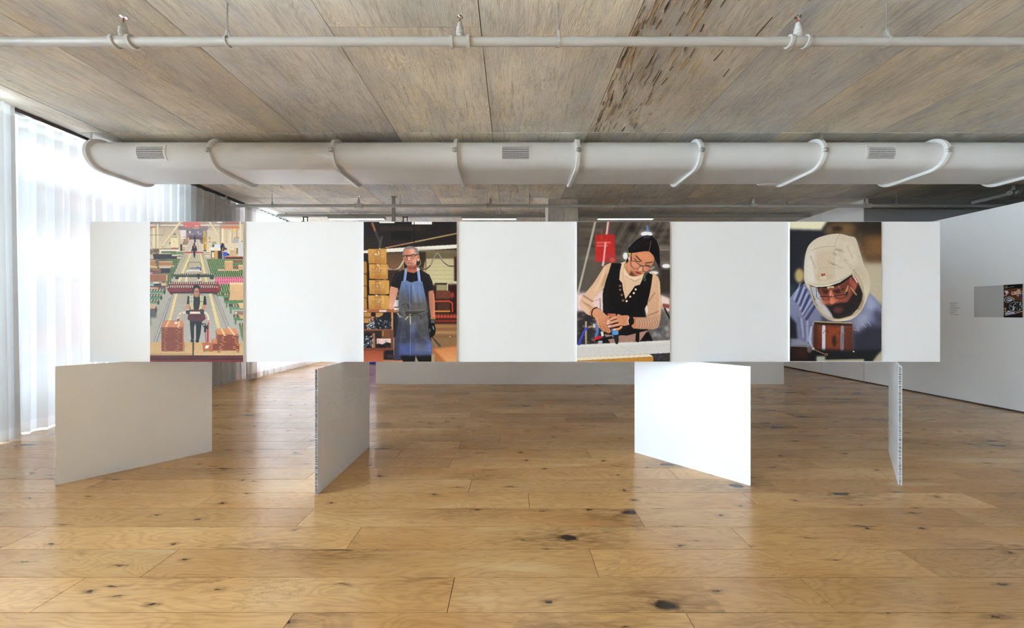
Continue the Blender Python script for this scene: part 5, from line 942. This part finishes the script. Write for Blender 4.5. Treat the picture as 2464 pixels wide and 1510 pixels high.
# ---- curtains
def curtain(y0, y1, seed, label, dense, cloth='sheer', dx=0.):
    c = thing('curtain', (XC + dx, y0, 0), label=label, cat='curtain', group='sheer curtains along the windows')
    rs = random.Random(seed)
    ys, ph, y, t = [], [], 0., 0.
    L = y1 - y0; per = .125; n = 8 if dense else 5
    phases = [rs.uniform(.8, 1.25) for _ in range(400)]
    amps = [rs.uniform(.8, 1.2) for _ in range(401)]; jit = [rs.uniform(-1, 1) for _ in range(401)]
    k = 0
    while y < L:
        for i in range(n):
            ys.append(y + per * phases[k] * i / n); ph.append((k, i / n))
        y += per * phases[k]; k += 1
    ys.append(y); ph.append((k, 0.))
    zs = [.012, .13, .5, 1.0, 1.6, 2.2, 2.8, 3.2, 3.49, 3.60]
    def pt(j, z):
        k, f = ph[j]; u = z / 3.6
        a = .036 * (amps[k] * (1 - f) + amps[k + 1] * f) * (.78 + .42 * (1 - u))
        x = a * math.sin(2 * math.pi * f + .5 * math.sin(2 * math.pi * f)) + .02 * (1 - u) ** 1.5 * (jit[k] * (1 - f) + jit[k + 1] * f) + .02 * math.sin(ys[j] * 1.7 + seed)
        yy = ys[j] + .018 * math.cos(2 * math.pi * f) * (1 - u * .4) + .03 * (1 - u) * math.sin(ys[j] * 2.3 + 1.1 * seed)
        dz = 0.
        if z > 3.5: dz = -.012 * (.5 + .5 * math.cos(4 * math.pi * f))
        return (x, yy, z + dz)
    for nm, za, mat in (('cloth', zs[1:9], cloth), ('hem', zs[:2], 'hem'), ('header_tape', zs[8:], 'hem')):
        m = len(za); v = [pt(j, z) for j in range(len(ys)) for z in za]
        f = [(j * m + i, (j + 1) * m + i, (j + 1) * m + i + 1, j * m + i + 1) for j in range(len(ys) - 1) for i in range(m - 1)]
        me = bpy.data.meshes.new(nm); me.from_pydata(v, [], f); me.update()
        link(nm, me, M[mat], c, True)
    return c
curtain(1.7, 3.66, 3, 'white sheer curtain leaf at the left edge of the photo', True, dx=.20)
curtain(3.66, 7.28, 5, 'long white sheer curtain hanging behind the end of the air duct', True)
curtain(6.95, Y1 - .2, 8, 'sheer curtain with cloth brightened to pass more light, at the far end behind the display board', True, 'sheer_bright', .16)
tk = MB().box(XC - .035, XC + .035, Y0 + .05, Y1 - .1, ZC - .045, ZC - .005).build('curtain_track', M['dark'], label='dark slim curtain track along the ceiling above the sheer curtains', cat='curtain track')

# ================================================================ ceiling services
# ---- sprinkler pipes
def sprinkler(parent, x, y, z, elbow=False):
    """upright head on a grooved tee (or an elbow at a pipe end)"""
    R = .0305
    b = MB()
    if elbow: b.tube([(x, y, z + .075), (x, y, z + .03), (x + .012, y, z + .008), (x + .045, y, z), (x + .07, y, z)], [.03, .034, .036, .037, .037], 14)
    else: b.lathe((x, y, z), 'x', [(R + .003, -.062), (R + .005, -.055), (R + .005, .055), (R + .003, .062)], 18)
    b.lathe((x, y, z + .02), 'z', [(.027, 0), (.027, .026), (.030, .028), (.030, .052), (.024, .058), (.026, .062), (.026, .080), (.020, .090), (.017, .115), (.012, .118)], 14)
    s = b.build('sprinkler_head', M['pipe'], parent, True)
    if not elbow:
        for sx in (-1, 1):
            MB().lathe((x + sx * .062, y, z), 'x', [(R + .004, -.014), (R + .014, -.012), (R + .014, .012), (R + .004, .014)], 20).add([], []).build('coupling', M['pipe'], s, True)
    a = MB()
    for sx in (-1, 1): a.tube([(x + sx * .010, y, z + .130), (x + sx * .016, y, z + .150), (x + sx * .010, y, z + .172), (x, y, z + .182)], .0032, 6)
    a.build('frame_arm', M['chrome'], s, True)
    MB().lathe((x, y, z), 'z', [(.0035, .136), (.0035, .176)], 8).build('glass_bulb', M['bulb'], s, True)
    MB().lathe((x, y, z), 'z', [(.022, .182), (.022, .185), (.006, .189)], 12).build('deflector', M['chrome'], s)

def hanger(parent, x, y, z, thin=False):
    h = MB().tube([(x, y, z + .075), (x, y, ZC - .002)], .0055, 8).build('hanger_rod', M['zinc'], parent, True)
    r1 = MB(); n = 20; R = .0335
    pr = [(R * math.sin(2 * math.pi * k / n), R * math.cos(2 * math.pi * k / n)) for k in range(n)]
    inn = [(y + q[0], z + q[1]) for q in pr]; outr = [(y + q[0] * 1.09, z + q[1] * 1.09) for q in pr]
    r1.loop(inn, outr, x - .010, x + .010)
    r1.bar((x, y - .018, z + .028), (x, y - .004, z + .085), .02, .003, (0, 1, 0)); r1.bar((x, y + .018, z + .028), (x, y + .004, z + .085), .02, .003, (0, 1, 0))
    r1.build('clamp_ring', M['pipe'], h)
    MB().lathe((x, y, z + .074), 'z', [(.010, 0), (.010, .012)], 6).build('nut', M['zinc'], h)

def pipe(xa, xb, y, z, heads, rods, label, elbow=None):
    p = thing('sprinkler_pipe', (0, 0, 0), label=label, cat='pipe', group='sprinkler pipes under the ceiling')
    MB().tube([(xa, y, z), (xb, y, z)], .0305, 20).build('pipe_run', M['pipe'], p, True)
    for px in heads: sprinkler(p, (px - 1232) / FPX * y, y, z)
    if elbow: sprinkler(p, elbow, y, z, True)
    for px in rods: hanger(p, (px - 1232) / FPX * y, y, z)
    return p
P1Y, P1Z = 2.56, EYE + .787 * 2.56
pipe(-5.2, 7.2, P1Y, P1Z, (297, 1107, 1920), (547, 1343, 2133), 'near grey sprinkler pipe crossing the top of the photo')
P2Y, P2Z = 6.60, EYE + 260 / FPX * 6.60
ex = (545 - 1232) / FPX * P2Y
pipe(ex + .02, 9.4, P2Y, P2Z, (863, 1180, 1497, 1813, 2086), (655, 963, 1274, 1583, 1893, 2157), 'far grey sprinkler pipe behind the air duct ending in an elbow', ex)
bp = thing('sprinkler_pipe', (0, 0, 0), label='short branch sprinkler pipe in the dark bay above the partition', cat='pipe', group='sprinkler pipes under the ceiling')
MB().tube([(8.75, 6.57, P2Z + .05), (8.75, 5.95, P2Z + .05)], .0305, 16).build('pipe_run', M['pipe'], bp, True)
sprinkler(bp, 8.75, 6.03, P2Z + .045); hanger(bp, 8.75, 6.4, P2Z + .05)

# ---- flat oval air duct
DR, DY, DZ, DW = .1715, 4.5015, EYE + 2.041, 4.953
def oval(r, n=20):
    """(y, z) outline of the duct grown to radius r, starting at the near-side bottom"""
    q = [(DY - r * math.sin(math.pi * k / n), DZ - r * math.cos(math.pi * k / n)) for k in range(n + 1)]
    q += [(DW + r * math.sin(math.pi * k / n), DZ + r * math.cos(math.pi * k / n)) for k in range(n + 1)]
    return q
RX0, RDX = -5.315, 1.5356
du = thing('air_duct', (0, 0, 0), label='long white flat oval air duct with straps and grilles under the ceiling', cat='air duct')
MB().prism(oval(DR), RX0 - .02, 11.9).build('duct_body', M['duct'], du, True)
for i in range(11):
    x = RX0 + RDX * i
    st = MB().loop(oval(DR + .0005), oval(DR + .040), x - .021, x + .021)
    s = st.build('strap', M['strap'], du, True)
    if i:                                                     # bolted joint of the strap on the near face
        yb, zb = DY - DR - .040, DZ - .005
        b = MB().box(x - .030, x + .030, yb - .012, yb + .018, zb + .012, zb + .017).box(x - .030, x + .030, yb - .012, yb + .018, zb - .017, zb - .012).lathe((x + .004, yb - .004, zb), 'z', [(.010, -.030), (.010, -.020), (.005, -.020), (.005, .022), (.010, .022), (.010, .032)], 8)
        b.build('strap_bolt', M['zinc'], s)
    if i % 2 == 0 and i < 8:
        xo = x + (-.004 if i < 4 else .012); yw = 4.372
        w = MB().tube([(xo, yw, ZC - .001), (xo, yw, DZ + DR + .03), (xo, yw - .02, DZ + .10)], .0028, 6)
        w.tube([(xo - .010, yw, ZC - .02), (xo - .013, yw, ZC - .07), (xo, yw, ZC - .10), (xo + .013, yw, ZC - .07), (xo + .010, yw, ZC - .02)], .0024, 6)
        hw = w.build('hanger_wire', M['zinc'], du, True)
        MB().lathe((xo, yw, ZC - .115), 'z', [(.010, -.028), (.020, -.02), (.020, .02), (.010, .028)], 8).build('wire_grip', M['zinc'], hw)

def arc(phi, r):
    a = math.radians(phi); return DY - r * math.cos(a), DZ + r * math.sin(a)
def patch(mb, x0, x1, pa, pb, r0, r1, n=8):
    """curved slab on the near face of the duct"""
    v, f = [], []
    for k in range(n + 1):
        p = pa + (pb - pa) * k / n
        for r in (r0, r1):
            y, z = arc(p, r); v += [(x0, y, z), (x1, y, z)]
    for k in range(n):
        a, b = k * 4, k * 4 + 4
        f += [(a + 2, a + 3, b + 3, b + 2), (a, b, b + 1, a + 1), (a, a + 2, b + 2, b), (a + 1, b + 1, b + 3, a + 3)]
    f += [(0, 1, 3, 2), (n * 4, n * 4 + 2, n * 4 + 3, n * 4 + 1)]
    return mb.add(v, f)
for gx in (360.5, 1241, 2123):
    xc = (gx - 1232) / FPX * 4.33; xa, xb = xc - .195, xc + .195
    g = MB(); pa, pb = -39., 27.
    patch(g, xa, xb, pb - 7, pb, DR + .0005, DR + .008); patch(g, xa, xb, pa, pa + 8, DR + .0005, DR + .008)
    patch(g, xa, xa + .026, pa + 8, pb - 7, DR + .0005, DR + .008); patch(g, xb - .026, xb, pa + 8, pb - 7, DR + .0005, DR + .008)
    gr = g.build('grille', M['strap'], du)
    patch(MB(), xa + .02, xb - .02, pa + 6, pb - 5, DR - .002, DR + .0012).build('grille_shade_patch', M['grille_shade'], gr)  # dark patch on the closed duct face; shade behind the slats put in colour
    for k in range(7):
        p = pa + 11.5 + k * 7.2
        y, z = arc(p, DR + .0062); y2, z2 = arc(p, DR + .0015)
        m = MB(); m.bar((xa + .024, (y + y2) / 2, (z + z2) / 2), (xb - .024, (y + y2) / 2, (z + z2) / 2), .0075, .0095); m.build('slat', M['strap'], gr)
    vb = MB()
    for k in range(18): patch(vb, xa + .038 + k * .0185, xa + .0415 + k * .0185, pa + 7, pb - 6, DR + .0012, DR + .003, 5)
    vb.build('rear_bars', M['strap'], gr, kind='stuff')
cap = MB().lathe((0, 0, 0), 'z', [(.135, -.012), (.158, -.004), (.160, .03)], 28)
cap.v = [(a + (1849 - 1232) / FPX * 5.0, b * .34 + 5.005, c + DZ - DR + .006) for a, b, c in cap.v]
cap.build('access_cap', M['strap'], du, True)

# ---- raceway with three tube lights, hooks, the strut over the low wall
RY = 7.85
rw = MB().box((668 - 1232) / FPX * RY, (1950 - 1232) / FPX * RY, RY - .03, RY + .05, ZC - .098, ZC - .040).build('raceway', M['raceway'], label='long grey steel raceway fixed across the ceiling above the tube lights', cat='raceway')
for px in (690, 830, 842, 1120, 1390, 1725, 1832, 1905): MB().lathe(((px - 1232) / FPX * RY, RY - .02, ZC - .004), 'z', [(.012, -.037), (.012, -.008)], 8).build('raceway_screw', M['zinc'], rw)
for i, (a, b, lab) in enumerate(((792, 926, 'white tube light on the raceway, leftmost of the three'), (1112, 1243, 'white tube light on the raceway just beside the concrete column, middle of the three'), (1437, 1571, 'white tube light on the raceway above the black vest photograph, rightmost of the three'))):
    xa, xb = (a - 1232) / FPX * RY, (b - 1232) / FPX * RY; zt = ZC - .098
    t = thing('tube_light', ((xa + xb) / 2, RY, zt), label=lab, cat='light', group='tube lights on the raceway'); h = (xb - xa) / 2
    MB().prism([(-.060, -.050), (.060, -.050), (.060, -.012), (.045, 0), (-.045, 0), (-.060, -.012)], -h, h).build('housing', M['raceway'], t)
    MB().box(-h - .004, -h, -.062, .062, -.060, 0).build('end_cap', M['raceway'], t); MB().box(h, h + .004, -.062, .062, -.060, 0).build('end_cap', M['raceway'], t)
    MB().prism([(-.054, -.050), (.054, -.050), (.040, -.060), (-.040, -.060)], -h + .004, h - .004).build('diffuser', M['lamp'], t)
for px, lab in ((735, 'small black hanging bracket near the curtain end of the raceway'), (975, 'small black hanging bracket under the raceway between two tube lights')):
    x = (px - 1232) / FPX * RY; k = thing('hanging_bracket', (x, RY, ZC - .098), label=lab, cat='bracket', group='black brackets under the raceway')
    MB().box(-.06, .06, -.02, .02, -.012, 0).build('plate', M['black'], k); MB().tube([(-.045, 0, -.01), (-.045, 0, -.16)], .012, 8).build('rod', M['black'], k); MB().tube([(.045, 0, -.01), (.045, 0, -.13)], .010, 8).build('rod', M['black'], k); MB().box(-.075, -.015, -.03, .03, -.17, -.10).build('clip', M['black'], k)
LW = 2.35
lw = MB().box(-2.64, 5.27, 6.70, 6.82, 0, LW).build('freestanding_wall', M['white'], label='long low white freestanding wall behind the display board', cat='display wall')
sp = thing('ceiling_strut', ((947 - 1232) / FPX * 6.77, 6.77, LW), label='grey vertical strut from the freestanding wall up to the ceiling', cat='strut')
MB().box(-.028, .028, -.025, .025, 0, ZC - LW).build('channel', M['raceway'], sp); MB().box(-.045, .06, -.04, .04, ZC - LW - .012, ZC - LW - .001).build('top_plate', M['raceway'], sp)
bl = thing('blue_plinth', (-3.4, 9.6, 0), label='blue box glimpsed beyond the end of the freestanding wall', cat='plinth')
MB().box(-1.0, .9, -.3, .3, .03, .9).build('body', M['blue'], bl); MB().box(-.96, .86, -.27, .27, 0, .03).build('base', M['dark'], bl)

# ================================================================ the exhibition
PD = 3.01                          # depth of the display board's face
bx0, bx1 = (217 - 1232) / FPX * PD, (2262 - 1232) / FPX * PD
bz0, bz1 = EYE - 115 / FPX * PD, EYE + 222 / FPX * PD
db = thing('display_board', (0, PD, bz0), label='long white horizontal display board resting on four upright support boards', cat='display board')
H = bz1 - bz0; TH = .022
MB().box(bx0, bx1, 0, .0016, 0, H).build('front_sheet', M['board'], db); MB().box(bx0, bx1, TH - .0016, TH, 0, H).build('back_sheet', M['board'], db); MB().box(bx0 + .004, bx1 - .004, .0016, TH - .0016, .003, H - .003).build('core', M['core'], db)

def honeycomb(mb, L, Hh, T, rs, x):
    """torn paper cells showing along a vertical edge at x"""
    z = .004; s = 1 if x > L / 2 else -1
    while z < Hh - .006:
        h = rs.uniform(.006, .012); t = rs.uniform(.001, .003)
        a, b = rs.uniform(-.003, .003), rs.uniform(-.003, .003); d0 = rs.uniform(0, .004)
        xa, xb = x - s * (.010 + d0), x - s * d0 * .5
        mb.add([(xa, .0016, z + a), (xb, .0016, z + a), (xb, T - .0016, z + b), (xa, T - .0016, z + b), (xa, .0016, z + a + t), (xb, .0016, z + a + t), (xb, T - .0016, z + b + t), (xa, T - .0016, z + b + t)],
               [(0, 3, 2, 1), (4, 5, 6, 7), (0, 1, 5, 4), (1, 2, 6, 5), (2, 3, 7, 6), (3, 0, 4, 7)])
        z += h
def support(near, far, flip, label, seed):
    """honeycomb board standing on edge; local x runs from the near edge to the far edge"""
    dx, dy = far[0] - near[0], far[1] - near[1]; L = math.hypot(dx, dy); T = .020
    s = thing('support_board', (near[0], near[1], 0), math.atan2(dy, dx), label=label, cat='support board', group='boards carrying the display board')
    Hh = bz0 - .0005; y0 = -T if flip else 0.
    def sh(mb): mb.v = [(a, b + y0, c) for a, b, c in mb.v]; return mb
    sh(MB().box(0, L, 0, .0016, 0, Hh)).build('face_sheet', M['board'], s); sh(MB().box(0, L, T - .0016, T, 0, Hh)).build('face_sheet', M['board'], s)
    sh(MB().box(.009, L - .009, .0016, T - .0016, .002, Hh - .006)).build('core', M['core_dark'], s)
    rs = random.Random(seed); m = MB(); honeycomb(m, L, Hh, T, rs, 0.); honeycomb(m, L, Hh, T, rs, L)
    x = .01
    while x < L - .01:
        t = rs.uniform(.001, .003); a = rs.uniform(-.003, .003); m.add([(x, .0016, Hh - .008), (x + t, .0016, Hh - .008), (x + t + a, T - .0016, Hh - .008), (x + a, T - .0016, Hh - .008), (x, .0016, Hh - .0008), (x + t, .0016, Hh - .0008), (x + t + a, T - .0016, Hh - .0008), (x + a, T - .0016, Hh - .0008)], [(0, 3, 2, 1), (4, 5, 6, 7), (0, 1, 5, 4), (1, 2, 6, 5), (2, 3, 7, 6), (3, 0, 4, 7)]); x += rs.uniform(.007, .013)
    sh(m).build('honeycomb_edge', M['core'], s, kind='stuff', label='torn white paper honeycomb edge')
    return s
support((-3.628, 2.746), (-2.975, 3.429), False, 'angled white support board in shade below the factory aisle photograph', 1)
support((-1.463, 2.601), (-1.462, 3.547), False, 'shaded support board seen end-on with honeycomb edge, left of the blue apron photograph', 2)
support((1.903, 2.753), (1.220, 3.418), False, 'brightly lit white support board angled below the black vest photograph', 3)
support((3.075, 2.753), (3.735, 3.43), True, 'support board seen nearly edge-on below the white hood photograph', 4)

def lin(im):
    c = np.clip(im / 255., 0, 1)
    return np.where(c <= .04045, c / 12.92, ((c + .055) / 1.055) ** 2.4)
PRINT_GAIN = 1.08
def print_mesh(im, w, h, gain=PRINT_GAIN):
    """flat print: a fine grid in the xz plane whose points carry the picture's colours"""
    Hh, W = im.shape[:2]
    rgb = np.clip(lin(im) ** 1.08 * gain, 0.004, .92).astype(np.float32)
    me = bpy.data.meshes.new('print')
    gx, gz = np.meshgrid(np.linspace(0, w, W), np.linspace(h, 0, Hh))
    co = np.stack([gx, np.zeros_like(gx), gz], -1).reshape(-1, 3).astype(np.float32)
    me.vertices.add(len(co)); me.vertices.foreach_set('co', co.ravel())
    i = np.arange(Hh * W).reshape(Hh, W)
    q = np.stack([i[1:, :-1], i[1:, 1:], i[:-1, 1:], i[:-1, :-1]], -1).reshape(-1, 4).astype(np.int32)
    me.loops.add(q.size); me.loops.foreach_set('vertex_index', q.ravel())
    me.polygons.add(len(q)); me.polygons.foreach_set('loop_start', np.arange(0, q.size, 4, dtype=np.int32))
    me.update(calc_edges=True)
    at_ = me.attributes.new('print', 'FLOAT_COLOR', 'POINT')
    at_.data.foreach_set('color', np.concatenate([rgb.reshape(-1, 3), np.ones((Hh * W, 1), np.float32)], 1).ravel())
    return me
def photo_panel(px0, px1, py0, py1, fn, label, plabel):
    d = PD - .013
    x0, x1 = (px0 - 1232) / FPX * d, (px1 - 1232) / FPX * d; z0, z1 = EYE - (py1 - 755) / FPX * d, EYE - (py0 - 755) / FPX * d
    p = thing('photo_panel', (x0, d, z0), label=label, cat='photograph', group='photographs on the display board')
    MB().box(0, x1 - x0, .0006, .0129, 0, z1 - z0).build('backing_board', M['board_edge'], p)
    link('print', print_mesh(fn(), x1 - x0, z1 - z0), M['prints'], p, label=plabel)
photo_panel(361, 585, 533.4, 870, print_factory, 'colour photograph of a worker with a handcart on a factory aisle', 'glossy print of a factory aisle with green conveyors')
photo_panel(875, 1099, 533.4, 869.6, print_apron, 'colour photograph of a grey-haired worker in a blue denim apron', 'glossy print of a person in a denim apron by cardboard boxes')
photo_panel(1388, 1612, 533.4, 869.4, print_vest, 'colour photograph of a dark-haired worker in a black vest using a nail gun', 'glossy print of a person in a black vest over a white bench')
photo_panel(1900.5, 2121, 533.4, 868.6, print_hood, 'colour photograph of a bearded worker under a white protective hood', 'glossy print of a person in a white hood and pale blue coverall')

# ---- things on the partition
def on_wall(ya, yb, z0, z1, t): return MB().box(XP - t, XP - .0005, ya, yb, z0, z1)
gp = on_wall(4.935, 5.25, 1.312, 1.772, .012).build('print_panel', M['grey_panel'], label='plain light grey panel mounted on the partition', cat='panel')
tp = thing('print_panel', (XP, 4.935, 1.312), math.radians(-90), label='small photograph of tools and stickers on the partition', cat='photograph')
MB().box(0, .182, -.012, -.0005, 0, .462).build('backing_board', M['dark'], tp)
o = link('print', print_mesh(print_tools(), .182, .462), M['prints'], tp); o.location = (0, -.0126, 0)
g2 = on_wall(4.30, 4.752, 1.312, 1.772, .012).build('print_panel', M['grey_panel'], label='pale panel on the partition at the very right edge of the photo', cat='panel')
wt = thing('wall_text', (XP - .0006, 5.55, 1.36), label='small block of fine grey wall text beside the grey panel', cat='text')
rs = random.Random(9)
lines = [(0, 60), (1, 100), (2, 84), (4, 64), (5, 50), (6, 86), (8, 100), (9, 118), (10, 96), (12, 74), (13, 86), (15, 70), (16, 48), (17, 56), (19, 90), (20, 98)]
for r, wpx in lines:
    m = MB(); z = .180 - r * .0098; yy = 0.; wtot = wpx / 118 * .135
    while yy < wtot:
        q = rs.uniform(.006, .016); m.box(-.0006, 0, -min(yy + q, wtot), -yy, z, z + .0042); yy += q + .003
    m.build('text_line', M['textgrey'], wt)
